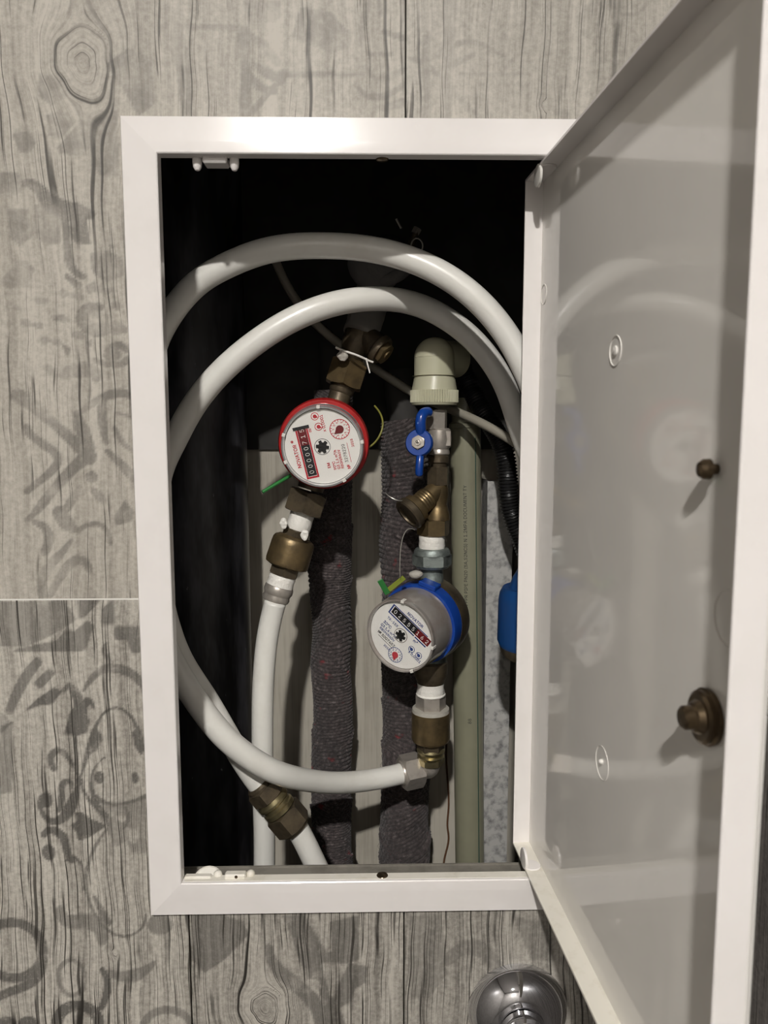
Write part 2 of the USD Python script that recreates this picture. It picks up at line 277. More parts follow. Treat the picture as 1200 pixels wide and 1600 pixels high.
for k, (x, y, r, s) in enumerate(LAMPS):
    t = thing('ceiling_light', ['round recessed ceiling downlight in front of the tiled wall'][k], 'light', (x, y, CEIL))
    em = usdkit.material(stage, f'/World/Looks/lamp_glow_{k}', {'e': ('emission', {'color': (1., .963, .922), 'strength': s})}, [], surface='e.emission')
    T = np.diag([1., 1, 1, 1]); T[:3, 3] = (x, y, CEIL)
    part(t, 'trim_ring', put(lathe([(-.006, r + .001), (-.006, r + .012), (-.002, r + .018), (0, r + .018), (0, r + .001)], 48, True), T), WHITE)
    part(t, 'lens', put(lathe([(-.004, r), (-.001, r)], 48), T), em, False)

# ------------------------------------------------------------------ the hatch opening
OX0, OX1, OZ0, OZ1 = .0245, .3205, .0268, .5353      # clear opening inside the frame
FX0, FX1, FZ0, FZ1 = 0., .345, 0., .56               # frame outside

# ------------------------------------------------------------------ front wall of printed tiles
def px_poly(pts): return Polygon([tuple(at(u, v, 0)[[0, 2]]) for u, v in pts]).buffer(0).buffer(-.0009).buffer(.0030).buffer(-.0021)
def px_line(pts, w, smooth=True):
    q = np.array([at(u, v, 0) for u, v in pts])
    if smooth and len(q) > 2: q = spline(q, .002)
    return LineString(q[:, [0, 2]]).buffer(w / 2 / 2250)
def px_taper(pts, ws):
    q = np.array([at(u, v, 0) for u, v in pts]); w = np.interp(np.linspace(0, 1, 40), np.linspace(0, 1, len(ws)), ws)
    s = spline(q, .0001)[:, [0, 2]]; s = s[np.linspace(0, len(s) - 1, 40).astype(int)]
    return unary_union([LineString(s[i:i + 2]).buffer(w[i] / 2 / 2250) for i in range(39)])
def blob(u, v, r, ry=None):
    c = at(u, v, 0); g = Point(c[0], c[2]).buffer(r / 2250)
    return shapely.affinity.scale(g, 1, (ry or r) / r)
def ring(u, v, r, ry, w): return blob(u, v, r + w / 2, ry + w / 2).difference(blob(u, v, r - w / 2, ry - w / 2))
import shapely.affinity
ORN = []                                             # (shape, strength)
def O(s, *gs):
    for g in gs: ORN.append((g, s))
# lower left tile: scrolls, flower and medallions
O(.9, px_poly([(0, 1150), (38, 1112), (60, 1103), (82, 1100), (97, 1080), (86, 1073), (60, 1090), (40, 1108), (22, 1125), (0, 1135)]),
  px_poly([(100, 1148), (108, 1115), (116, 1102), (134, 1102), (140, 1128), (136, 1145), (122, 1149)]), px_taper([(113, 1078), (118, 1090), (122, 1108)], [12, 10, 14]),
  px_taper([(126, 1112), (138, 1096), (147, 1107)], [14, 14, 3]), px_taper([(118, 1145), (118, 1175), (120, 1210)], [5, 5, 5]),
  px_taper([(121, 1210), (108, 1186), (93, 1173), (82, 1178), (84, 1200)], [5, 7, 11, 12, 11]),
  px_taper([(124, 1225), (114, 1252), (102, 1274), (84, 1284), (68, 1273), (62, 1255), (67, 1244)], [5, 16, 20, 14, 10, 8, 9]), blob(72, 1250, 11, 13),
  px_taper([(92, 1265), (96, 1240), (100, 1222), (110, 1222), (112, 1232)], [10, 11, 11, 9, 4]), blob(124, 1221, 6, 9),
  px_taper([(126, 1212), (138, 1172), (152, 1130), (165, 1112), (182, 1106), (200, 1115), (214, 1137), (224, 1170)], [4, 8, 10, 5, 4, 5, 8, 10]),
  px_poly([(136, 1182), (146, 1140), (156, 1142), (161, 1155), (152, 1172)]), px_poly([(205, 1143), (214, 1138), (226, 1165), (222, 1182), (212, 1170)]),
  px_taper([(128, 1230), (140, 1250), (155, 1268), (170, 1290)], [5, 6, 6, 3]), px_taper([(165, 1183), (146, 1204), (143, 1230), (150, 1255), (165, 1275)], [3, 4, 7, 10, 12]),
  px_poly([(117, 1269), (130, 1270), (142, 1279), (168, 1290), (140, 1308), (122, 1314), (120, 1302), (110, 1290), (120, 1282)]),
  px_taper([(68, 1305), (80, 1297), (96, 1305), (104, 1325), (112, 1345)], [10, 14, 15, 14, 10]), blob(76, 1332, 11, 14), px_taper([(104, 1345), (112, 1338), (122, 1345), (130, 1362), (132, 1390)], [5, 6, 6, 6, 5]),
  blob(155, 1215, 8, 11), blob(211, 1215, 6, 10))
O(.45, px_poly([(146, 1238), (158, 1252), (182, 1256), (205, 1250), (228, 1240), (232, 1300), (228, 1335), (205, 1330), (196, 1312), (182, 1325), (168, 1302), (155, 1278)]).difference(unary_union([blob(190, 1278, 9, 6), blob(208, 1306, 8, 12), blob(172, 1272, 6, 5)])))
O(.8, px_taper([(150, 1245), (172, 1256), (200, 1254), (228, 1244)], [9, 7, 6, 9]), px_taper([(196, 1262), (200, 1282), (192, 1296)], [5, 8, 3]))
O(.75, px_taper([(168, 1295), (145, 1330), (135, 1370), (140, 1410), (160, 1445), (185, 1462), (212, 1458), (228, 1430)], [4, 6, 6, 6, 6, 5, 4, 5]), px_poly([(142, 1395), (150, 1400), (175, 1440), (172, 1448), (158, 1436)]))
O(.85, ring(20, 1485, 50, 50, 17), px_taper([(70, 1500), (50, 1535), (20, 1548), (-20, 1570)], [10, 16, 16, 14]))
O(.95, ring(122, 1600, 35, 34, 20), blob(44, 1600, 17, 15), px_taper([(160, 1515), (168, 1540), (158, 1575)], [10, 14, 10]))
O(.6, ring(112, 1528, 22, 32, 8), blob(250, 1445, 22, 18), ring(262, 1610, 42, 38, 14), px_taper([(95, 1420), (110, 1440), (140, 1440), (160, 1470)], [14, 26, 30, 16]), px_taper([(170, 1520), (205, 1525), (240, 1505)], [14, 24, 8]))
O(.7, px_poly([(5, 1018), (90, 1000), (100, 985), (118, 985), (135, 970), (135, 968), (150, 978), (142, 990), (136, 1012), (128, 1018)]), px_poly([(120, 935), (160, 935), (135, 962), (122, 968)]))
O(.75, px_poly([(160, 950), (178, 935), (180, 975), (158, 975)]), px_poly([(178, 978), (218, 978), (220, 1020), (205, 1020), (198, 1000), (180, 1000)]), px_taper([(130, 1080), (145, 1058), (165, 1045), (190, 1046), (210, 1056), (228, 1078)], [4, 10, 14, 16, 14, 12]),
  px_taper([(167, 1005), (163, 1015), (170, 1030), (175, 1045)], [3, 9, 8, 12]), px_taper([(100, 1080), (108, 1072), (118, 1078), (124, 1095)], [6, 10, 9, 12]), px_taper([(15, 1110), (38, 1062), (58, 1035)], [14, 18, 16]), px_taper([(62, 1068), (78, 1052)], [16, 14]))
O(.55, px_poly([(0, 940), (100, 938), (120, 968), (95, 985), (40, 1012), (0, 1010)]), px_poly([(0, 1110), (20, 1130), (20, 1200), (18, 1238), (0, 1240)]))
# upper left tile: chevrons, loops, arabesque
O(.7, px_taper([(28, 618), (60, 640), (95, 672), (128, 702), (140, 715)], [22, 20, 16, 18, 22]), px_taper([(140, 712), (95, 752), (55, 800), (42, 812)], [22, 16, 15, 8]),
  px_taper([(42, 668), (62, 690), (90, 716), (72, 744), (42, 768)], [12, 14, 14, 12, 10]), px_taper([(120, 645), (128, 670), (138, 700)], [10, 22, 22]), px_taper([(124, 645), (145, 630), (175, 616), (205, 618)], [8, 11, 15, 12]),
  px_taper([(160, 626), (160, 660), (166, 690)], [14, 14, 9]), px_taper([(180, 670), (192, 692), (210, 704)], [9, 9, 7]), px_taper([(183, 645), (205, 652)], [5, 5]), px_taper([(168, 705), (186, 722), (208, 745)], [8, 14, 16]),
  blob(143, 745, 10, 9), px_taper([(148, 768), (156, 776), (162, 783)], [12, 16, 8]), px_taper([(125, 760), (108, 788), (100, 800)], [6, 14, 12]), px_taper([(92, 800), (105, 818), (118, 828)], [20, 24, 10]),
  px_taper([(122, 830), (138, 820), (158, 820), (172, 850)], [8, 8, 8, 6]), px_taper([(52, 815), (75, 832), (70, 862)], [8, 16, 14]), px_taper([(112, 842), (92, 868), (68, 900), (66, 930)], [6, 14, 16, 12]),
  px_taper([(78, 930), (95, 900), (120, 875), (140, 890)], [10, 14, 16, 12]), px_taper([(75, 575), (100, 582), (140, 578), (150, 590)], [12, 18, 24, 14]), px_taper([(148, 562), (178, 570), (200, 562)], [8, 10, 12]), blob(176, 555, 14, 9),
  px_poly([(178, 808), (195, 780), (210, 800), (206, 815), (180, 822)]))
O(.75, px_taper([(38, 287), (60, 295), (82, 320), (110, 330), (142, 335)], [12, 18, 30, 28, 12]), px_taper([(96, 330), (104, 372), (110, 412), (130, 432)], [12, 10, 14, 10]), px_poly([(110, 345), (135, 342), (142, 382), (118, 380), (105, 365)]),
  px_poly([(140, 395), (170, 392), (192, 405), (195, 430), (165, 442), (145, 425)]), px_taper([(158, 480), (134, 484), (128, 498), (145, 515), (172, 512), (195, 516)], [10, 16, 20, 20, 16, 10]),
  px_poly([(0, 440), (28, 405), (45, 410), (55, 420), (48, 440), (15, 452)]), px_poly([(10, 325), (45, 325), (50, 370), (30, 385), (15, 370)]), px_poly([(82, 495), (98, 490), (100, 500), (85, 503)]), px_poly([(132, 532), (146, 530), (142, 546)]), px_taper([(165, 555), (185, 540), (198, 548)], [10, 14, 10]),
  px_taper([(105, 432), (122, 446)], [8, 12]), px_poly([(132, 448), (150, 438), (152, 455), (138, 460)]), px_poly([(160, 375), (180, 385), (178, 392)]), px_poly([(95, 535), (112, 545), (105, 560)]))
O(.55, px_poly([(18, 208), (42, 205), (58, 220), (48, 238), (30, 238)]), px_poly([(72, 180), (98, 172), (120, 190), (95, 215), (75, 212)]), px_poly([(120, 195), (140, 182), (146, 220), (130, 245), (95, 240), (88, 230)]), px_poly([(150, 195), (182, 170), (188, 225), (185, 275), (160, 275), (142, 260)]),
  px_poly([(165, 100), (200, 75), (240, 90), (240, 165), (215, 182), (200, 150), (185, 128)]), px_poly([(0, 270), (30, 268), (35, 300), (12, 310), (0, 300)]), px_poly([(55, 318), (95, 330), (95, 380), (70, 385), (50, 360)]), px_poly([(60, 115), (95, 120), (105, 150), (80, 165), (60, 150)]))
O(.5, *[blob(20 + 170 * ((k * 37) % 101) / 101, 440 + 100 * ((k * 53) % 97) / 97, 2.5 + (k % 5)) for k in range(60)])
# along the top
O(.45, px_poly([(255, 0), (275, 20), (290, 60), (300, 110), (300, 180), (285, 180), (275, 110), (258, 55)]), px_taper([(250, 40), (320, 42), (372, 42)], [8, 7, 6]), px_taper([(372, 42), (400, 62), (432, 95)], [6, 12, 14]), px_taper([(398, 100), (420, 115), (440, 125)], [8, 16, 14]), px_taper([(385, 110), (410, 138), (430, 142)], [8, 14, 10]),
  px_taper([(445, 115), (420, 145), (392, 175)], [10, 8, 12]), px_taper([(380, 50), (384, 110), (382, 175)], [18, 16, 18]), px_taper([(440, 115), (500, 116), (570, 116)], [12, 7, 5]), px_poly([(455, 60), (480, 68), (520, 82), (548, 72), (552, 50), (540, 45), (520, 20), (470, 10)]),
  px_taper([(575, 0), (568, 35), (562, 70)], [8, 12, 6]), px_taper([(575, 85), (612, 85)], [6, 6]), px_taper([(570, 105), (592, 122), (632, 108)], [8, 10, 8]), px_taper([(560, 140), (590, 152), (632, 130)], [8, 10, 8]), px_taper([(590, 170), (632, 160)], [10, 14]), px_taper([(595, 20), (592, 0)], [8, 8]), px_taper([(600, 50), (632, 60)], [8, 10]),
  px_poly([(380, 0), (440, 0), (438, 28), (412, 38), (388, 30)]),
  px_taper([(640, 92), (680, 112), (715, 150), (745, 182)], [8, 9, 9, 10]), px_taper([(685, 85), (725, 66), (760, 72), (800, 98)], [10, 9, 6, 6]), px_taper([(698, 105), (740, 85)], [12, 7]), px_taper([(720, 115), (760, 116), (815, 115)], [5, 5, 5]), px_taper([(705, 0), (702, 40), (700, 180)], [20, 16, 12]), px_taper([(665, 60), (668, 180)], [12, 10]),
  px_taper([(905, 30), (940, 0)], [14, 16]), px_taper([(925, 20), (918, 50)], [8, 18]), ring(985, -6, 26, 26, 6), px_taper([(860, 165), (885, 185)], [4, 20]))
# below the frame
O(.8, px_poly([(470, 1505), (500, 1500), (512, 1540), (518, 1570), (530, 1535), (545, 1505), (575, 1510), (572, 1535), (555, 1545), (548, 1565), (530, 1575), (545, 1610), (510, 1610), (500, 1570), (505, 1545), (495, 1530), (480, 1530)]), blob(505, 1550, 7, 10), blob(543, 1560, 8, 9),
  px_poly([(440, 1430), (475, 1428), (500, 1470), (520, 1500), (515, 1440), (560, 1430), (560, 1500), (545, 1505), (470, 1505), (452, 1455)]), px_poly([(300, 1430), (345, 1428), (380, 1440), (390, 1460), (350, 1500), (320, 1520), (300, 1500)]),
  px_poly([(355, 1455), (372, 1450), (378, 1470), (362, 1478)]), px_taper([(420, 1480), (440, 1520), (480, 1555), (500, 1605)], [14, 26, 26, 20]))
O(.5, px_poly([(640, 1430), (690, 1428), (700, 1520), (670, 1560), (640, 1560)]), px_taper([(700, 1500), (740, 1480), (780, 1520)], [20, 30, 20]), px_poly([(800, 1430), (850, 1440), (870, 1500), (830, 1500)]), px_taper([(880, 1500), (905, 1540), (920, 1600)], [14, 18, 14]))
# the print is symmetrical: it goes on mirrored beyond the left edge of the picture
MX = -.103
OR = ORN + [(shapely.affinity.scale(q, -1, 1, origin=(MX, 0)), s) for q, s in ORN if q.centroid.x < .07 and q.bounds[0] > MX - .02]
for g, _ in OR: shapely.prepare(g)
OBOX = np.array([g.bounds for g, _ in OR])
KNOTS = [(128, 100, 46), (414, 1575, 32), (560, 152, 4), (853, 165, 7), (180, 1490, 6)]
KN = [(at(u, v, 0)[0], at(u, v, 0)[2], r / 2250) for u, v, r in KNOTS]

def tile_surface(poly_boxes, bev_box, cell=.00135, dense=True):
    """front grid of a tile over the union of boxes, as a shell with chamfered rim; returns mesh and its print attributes"""
    V, F, base = [], [], 0
    for (x0, x1, z0, z1) in poly_boxes:
        nx, nz = max(int((x1 - x0) / cell), 2), max(int((z1 - z0) / cell), 2)
        X, Z = np.meshgrid(np.linspace(x0, x1, nx + 1), np.linspace(z0, z1, nz + 1))
        V.append(np.c_[X.ravel(), np.zeros(X.size), Z.ravel()])
        i = (np.arange(nz)[:, None] * (nx + 1) + np.arange(nx)[None]).ravel() + base
        F += [np.c_[i, i + 1, i + nx + 2], np.c_[i, i + nx + 2, i + nx + 1]]; base += X.size
    V = np.vstack(V); F = np.vstack(F)
    return V, F
def print_attrs(V):
    x, z = V[:, 0], V[:, 2]; o = np.zeros(len(V))
    for (g, s), b in zip(OR, OBOX):
        k = np.nonzero((x > b[0] - .001) & (x < b[2] + .001) & (z > b[1] - .001) & (z < b[3] + .001))[0]
        if not len(k): continue
        acc = np.zeros(len(k))
        for dx, dz in ((-.0003, -.0002), (.0003, -.0003), (.0002, .0003), (-.0002, .0003)):
            acc += shapely.contains_xy(g, x[k] + dx, z[k] + dz)
        o[k] = np.maximum(o[k], s * acc / 4)
    gx, gz = x.copy(), z.copy()
    wob = .0022 * np.sin(z * 13 + 3 * np.sin(x * 9)) + .0007 * np.sin(z * 43 + x * 30) + .0004 * np.sin(z * 131 + x * 90)
    gx = gx + wob + .0009 * meshkit.noise(np.c_[x * 90, z * 14, x * 0], 3) + .0005 * meshkit.noise(np.c_[x * 260, z * 60, x * 0], 5)
    for kx, kz, r in KN:
        dx, dz = x - kx, z - kz; an = np.arctan2(dz, dx); e = (np.hypot(dx, dz * .88) + 1e-9) * (1 + .10 * np.sin(2 * an + 1) + .07 * np.sin(3 * an + 2) + .03 * np.sin(7 * an))
        ins = e < r
        out = dx * (1 - np.minimum((r / e) ** 2, 1.)) - dx
        gx = gx + np.where(ins, -dx + (r - e) * 2.0, out)
        gz = np.where(ins, kz + np.sin(an + .6) * r * 1.3, gz)
    return o, np.c_[gx, gz, np.zeros(len(x))]
wall = thing('wall_front', kind='structure')
JZ = at(100, 936.5, 0)[2]; JXB = at(297, 1500, 0)[0]; JX = .1872; JR = at(1195, 1115, 0)[2]
L, R_, B_, T_ = -.45, .4295, -.22, .72        # the part of the wall near the hatch (seen); beyond it, plain larger tiles
g = .0006; HX0, HX1, HZ0, HZ1 = .012, .333, .012, .548      # hole in the wall, hidden under the frame's flange
def T3(x0, x1, z0, z1): return (x0, x1, z0, z1)
TILES = [
    ('upper left tile, beige-grey with chevron and arabesque print', [T3(L, HX0, JZ + g, T_), T3(HX0, JX - g, HZ1, T_)], ((.50, .468, .41), (.28, .258, .22)), .85, 1.3, .95),
    ('upper right tile, pale grey boards print', [T3(JX + g, R_, HZ1, T_), T3(HX1, R_, JR + g, HZ1)], ((.52, .488, .43), (.29, .27, .233)), .85, 7.7, .6),
    ('lower left tile with scrolls and medallion print and dark cracks', [T3(L, HX0, B_, JZ - g), T3(HX0, JXB - g, B_, HZ0)], ((.53, .50, .44), (.225, .208, .18)), 1., 13.1, 1.05),
    ('lower middle tile with knot and vase print', [T3(JXB + g, JX - g, B_, HZ0)], ((.47, .442, .39), (.18, .167, .145)), 1., 21.9, .85),
    ('lower right tile, dark vertical boards print', [T3(JX + g, R_, B_, HZ0), T3(HX1, R_, HZ0, JR - g)], ((.44, .415, .365), (.165, .153, .134)), 1., 33.4, .8)]
for k, (lab, boxes, (lc, dc), crk, seed, orn) in enumerate(TILES):
    V, F = tile_surface(boxes, None)
    o, gr = print_attrs(V)
    # rim: a thin chamfered edge around the printed face
    U = unary_union([sbox(b[0], b[2], b[1], b[3]) for b in boxes]).buffer(1e-5).buffer(-1e-5)
    rim = trimesh.creation.extrude_polygon(U, .008, engine='earcut'); rim.apply_transform(np.array([[1, 0, 0, 0], [0, 0, 1, 0.0001], [0, 1, 0, 0], [0, 0, 0, 1.]])); rim.fix_normals()
    n0 = len(V); V2 = np.vstack([V, rim.vertices]); F2 = np.vstack([F, np.asarray(rim.faces) + n0])
    o2 = np.r_[o, np.zeros(len(rim.vertices))]; g2 = np.vstack([gr, np.c_[rim.vertices[:, 0], rim.vertices[:, 2], rim.vertices[:, 2] * 0]])
    part(wall, 'tile', trimesh.Trimesh(V2, F2, process=False), tile_mat(f'wood_print_{k}', lc, dc, crk, seed, orn, (.52, .50, .42, .43, .42)[k], (.40, .56) if k < 2 else (.33, .45)), False, lab, attrs={'ornament': o2, 'grain': g2})
part(wall, 'grout', cat(bx(L, HX0, .00015, .006, JZ - .002, JZ + .002), bx(HX1, R_, .0007, .006, JR - .002, JR + .002)), GROUT, False)
part(wall, 'plaster_core', cat(bx(RX0, HX0 - .001, .009, .022, FLOOR, CEIL), bx(HX1 + .001, .50, .009, .022, FLOOR, CEIL), bx(HX0 - .001, HX1 + .001, .009, .022, FLOOR, HZ0 - .001), bx(HX0 - .001, HX1 + .001, .009, .022, HZ1 + .001, CEIL)), GREYP, False)
for (x0, x1, z0, z1) in [(RX0, L, -.22, .24), (RX0, L, .241, CEIL), (L, R_, T_, CEIL), (RX0, RX1, FLOOR, B_)]:
    part(wall, 'tile', bx(x0 + g, x1 - g, 0., .0085, z0 + g, z1 - g), ROOMW, False)

# ------------------------------------------------------------------ the shaft behind the wall
SX0, SX1, SZ0, SZ1, SY1 = -.17, .47, -.22, .70, .305
sh = thing('wall_shaft', kind='structure')
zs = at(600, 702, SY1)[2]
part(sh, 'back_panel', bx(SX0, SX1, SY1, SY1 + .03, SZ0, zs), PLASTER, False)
part(sh, 'shade_panel', bx(SX0, SX1, SY1 - .004, SY1 + .03, zs, SZ1), DARKW, False, 'near-black panel added to keep the shaded upper back of the shaft dark')  # added panel: its dark colour stands in for shade above the frame's shadow line
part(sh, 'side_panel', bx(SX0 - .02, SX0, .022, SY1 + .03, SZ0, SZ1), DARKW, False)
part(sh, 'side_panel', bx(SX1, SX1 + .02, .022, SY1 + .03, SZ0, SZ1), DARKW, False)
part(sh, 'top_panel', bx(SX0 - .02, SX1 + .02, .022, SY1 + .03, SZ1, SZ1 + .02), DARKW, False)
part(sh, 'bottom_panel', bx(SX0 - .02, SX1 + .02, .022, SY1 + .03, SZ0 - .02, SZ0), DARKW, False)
zl = HZ0 - .0002; yb = min(np.linspace(.024, .09, 400), key=lambda y: abs(at(600, 1352, y)[2] - zl))
part(sh, 'profile_rail', cat(bx(.0, .345, .0221, yb, zl - .03, zl), bx(.0, .345, yb - .0015, yb, zl, zl + .0012)), GREYP, False, 'grey edge of the profile rail below the opening')
part(sh, 'rust_run', tube(spline([at(u, v, .304) for u, v in [(700, 1150), (698, 1200), (701, 1260), (699, 1290), (701, 1310), (696, 1335), (694, 1360)]], .003), np.array([.0011])), RUST, True, 'brown rust run on the back wall')

# ------------------------------------------------------------------ hatch frame
fr = thing('hatch_frame', 'white plastic access hatch frame around the opening in the tiled wall', 'hatch frame', (.17, 0, 0))
FP = [(0., .0005), (0., -.0018), (.0012, -.0045), (.0163, -.0061), (.0172, -.0063), (.0238, -.0066), (.0245, -.0060), (.0245, .0030), (.0228, .0030), (.0228, .0005)]   # distance inwards, y
def rail(side):
    def pt(d, y, end):
        x0, x1, z0, z1 = FX0 + d, FX1 - d, FZ0 + d * (OZ0 / .0245), FZ1 - d * ((.56 - OZ1) / .0245)
        return {'top': [(x0, y, z1), (x1, y, z1)], 'bottom': [(x1, y, z0), (x0, y, z0)], 'left': [(x0, y, z0), (x0, y, z1)], 'right': [(x1, y, z1), (x1, y, z0)]}[side][end]
    n = len(FP); V = np.array([pt(d, y, 0) for d, y in FP] + [pt(d, y, 1) for d, y in FP]); F = []
    for i in range(n):
        j = (i + 1) % n; F += [[i, j, n + j], [i, n + j, n + i]]
    cap = trimesh.creation.triangulate_polygon(Polygon(FP), engine='earcut')[1]
    F += [list(f) for f in cap] + [[f[0] + n, f[2] + n, f[1] + n] for f in cap]
    m = trimesh.Trimesh(V, F, process=False); m.fix_normals(); return m
for s in ('top', 'bottom', 'left', 'right'): part(fr, {'top': 'top_rail', 'bottom': 'bottom_rail', 'left': 'side_rail', 'right': 'side_rail'}[s], rail(s), WHITE, 20)
def clip(u, v, up):
    c = at(u, v, .004); k_ = .5 if up else 1.; m = cat(put(lathe([(0, .0032), (.004 * k_, .0032), (.0065 * k_, .0028), (.0085 * k_, .0016), (.009 * k_, .0004)], 20), frame((c[0], .004, OZ1 + .001 if not up else OZ0 - .001), (c[0], .004, OZ1 - .02 if not up else OZ0 + .02))))
    return m
for u in (308, 366): part(fr, 'catch_stud', clip(u, 246, False), WHITE)
for u in (341, 392): part(fr, 'catch_stud', clip(u, 1372, True), CREAM)
a, b = at(318, 246, .004)[0], at(356, 246, .004)[0]
part(fr, 'catch_plate', cbx(a, b, -.001, .012, OZ1 - .004, OZ1 + .001), WHITE, False)
a, b = at(353, 1372, .004)[0], at(386, 1372, .004)[0]
part(fr, 'catch_plate', cat(cbx(a, b, -.002, .0045, OZ0 - .001, OZ0 + .0034)), CREAM, False)
c = at(369, 1373, -.002); part(fr, 'screw_head', put(lathe([(0, .0012), (.0005, .0009)], 16), frame((c[0], -.002, OZ0 + .0018), (c[0], -.004, OZ0 + .0018), (1, 0, 0))), BRONZE)
a, b = at(292, 1372, .008)[0], at(334, 1372, .008)[0]
part(fr, 'tray_tab', cbx(a, b, -.001, .0045, OZ0 - .001, OZ0 + .0016), CREAM, False)
part(fr, 'tray_tab', put(lathe([(0, .012), (.002, .012), (.003, .011)], 28), frame(at(325, 1366, .022) + [0, 0, -.007], at(325, 1366, .012) + [0, 0, -.007], (1, 0, 0))), CREAM)
part(fr, 'inner_tray', bx(OX0 + .0015, OX1 - .0015, -.004, .0034, OZ0 - .0022, OZ0 + .0002), CREAM, False)
for u, v, z, d in ((597, 246, OZ1, -1), (597, 1371, OZ0, 1)):
    c = at(u, v, .010); part(fr, 'screw', put(cat(lathe([(0, .0044), (.0008, .0038), (.0013, .0020)], 24)), frame((c[0], .0005 if d > 0 else .003, z), (c[0], .0005 if d > 0 else .003, z + d * .01), (1, 0, 0))), BRONZE)

# ------------------------------------------------------------------ hatch door
PSI = math.radians(86.33); ev = np.array([math.cos(PSI), -math.sin(PSI), 0]); nv = np.array([-math.sin(PSI), -math.cos(PSI), 0]); zv = np.array([0, 0, 1.])
DW, DT, DZ0, DZ1 = .3022, .0129, .0287, .5332; DH = np.array([.2751, .0384, 0])
base = DH - DT * nv                                   # panel plane (inner face), hinge end
def dpt(w, h, t): return base + ev * w + nv * t + zv * h          # across, up, off the panel
TD = np.eye(4); TD[:3, 0], TD[:3, 1], TD[:3, 2], TD[:3, 3] = ev, zv, nv, base
if np.linalg.det(TD[:3, :3]) < 0: FLIP = True
else: FLIP = False
def dm(mesh):
    m = tri(mesh).copy(); m.apply_transform(TD)
    if FLIP: m.invert()
    if m.volume < 0: m.invert()
    return m
def on_panel(u, v):
    d = ROT @ np.array([(u - 600) / FPX, 1.0, -(v - 800) / FPX]); s = ((base - CAM) @ nv) / (d @ nv); q = CAM + d * s - base
    return q @ ev, q[2]
dr = thing('hatch_door', 'white plastic hatch door swung open at the right, glossy inside with raised lips', 'hatch door', tuple(dpt(DW / 2, DZ0, 0)))
part(dr, 'panel', dm(bx(0, DW, DZ0, DZ1, -.0022, 0)), PANEL, False, 'glossy grey-white inner face')
lt = .0016
part(dr, 'hinge_lip', dm(bx(0, lt, DZ0, DZ1, 0, DT)), WHITE, False)
part(dr, 'free_lip', dm(cbx(DW - lt, DW, DZ0, DZ1, -.0022, DT, .0005)), WHITE, False)
part(dr, 'bottom_lip', dm(bx(lt, DW - lt, DZ0, DZ0 + lt, 0, DT)), CREAM, False)
part(dr, 'top_lip', dm(bx(lt, DW - lt, DZ1 - lt, DZ1, 0, DT)), WHITE, False)
def dring(u, v, R, r):
    w, h = on_panel(u, v); T = np.eye(4); T[:3, 3] = (w, h, .0002); return dm(put(torus(R, r, 40, 8), T))
def ddisc(u, v, prof, n=32):
    w, h = on_panel(u, v); T = np.eye(4); T[:3, 3] = (w, h, 0); return dm(put(lathe(prof, n), T))
part(dr, 'moulded_ring', dring(962, 548, .0082, .00035), PANEL)
part(dr, 'moulded_ring', dring(941, 1192, .0098, .0002), PANEL)
part(dr, 'moulded_ring', dring(1140, 966, .0115, .0004), PANEL)
part(dr, 'moulded_ring', dring(850, 460, .007, .0003), PANEL)
part(dr, 'moulded_pin', ddisc(962, 548, [(0, .0028), (.0008, .0026), (.0012, .001)]), PANEL)
part(dr, 'moulded_pin', ddisc(941, 1190, [(0, .0016), (.001, .0015), (.002, .0008)]), CLEARW)
kn = part(dr, 'knob_plate', ddisc(1109, 1120, [(0, .0118), (.0022, .0122), (.0026, .0112), (.0034, .0110), (.0044, .0112), (.0052, .0098)], 48), BRONZE, 25, 'bronze knob fixing')
part(kn, 'knob_nut', ddisc(1109, 1120, [(.0052, .0075), (.0075, .0062), (.0082, .0052), (.0115, .0050), (.0125, .0040), (.0128, .001)], 32), BRONZE, 25)
part(dr, 'knob_screw', ddisc(1121, 733, [(0, .0022), (.0035, .0022), (.0036, .0044), (.006, .0042), (.0078, .0030), (.0084, .001)], 32), BRONZE, 25, 'small bronze screw head')
# hinge pins and ears
for k, (z, s) in enumerate(((DZ1, 1), (DZ0, -1))):
    w = .0385 - .004; p = dpt(w, z - s * .0016, DT * .55)
    part(dr, 'hinge_disc', put(lathe([(0, .0062), (.0008, .0066), (.0018, .0060), (.0026, .003)], 28), frame(p + zv * s * -.0012, p + zv * s * .01, (1, 0, 0))), WHITE)
    q = dpt(w - .006, z - s * .009, DT)
    part(dr, 'hinge_ear', put(lathe([(0, .0075), (.0016, .0075), (.002, .0068)], 28), frame(dpt(w - .002, z - s * .0070, DT - .0012), dpt(w - .002, z - s * .0070, DT + .01), (0, 0, 1))), WHITE if k else CLEARW)

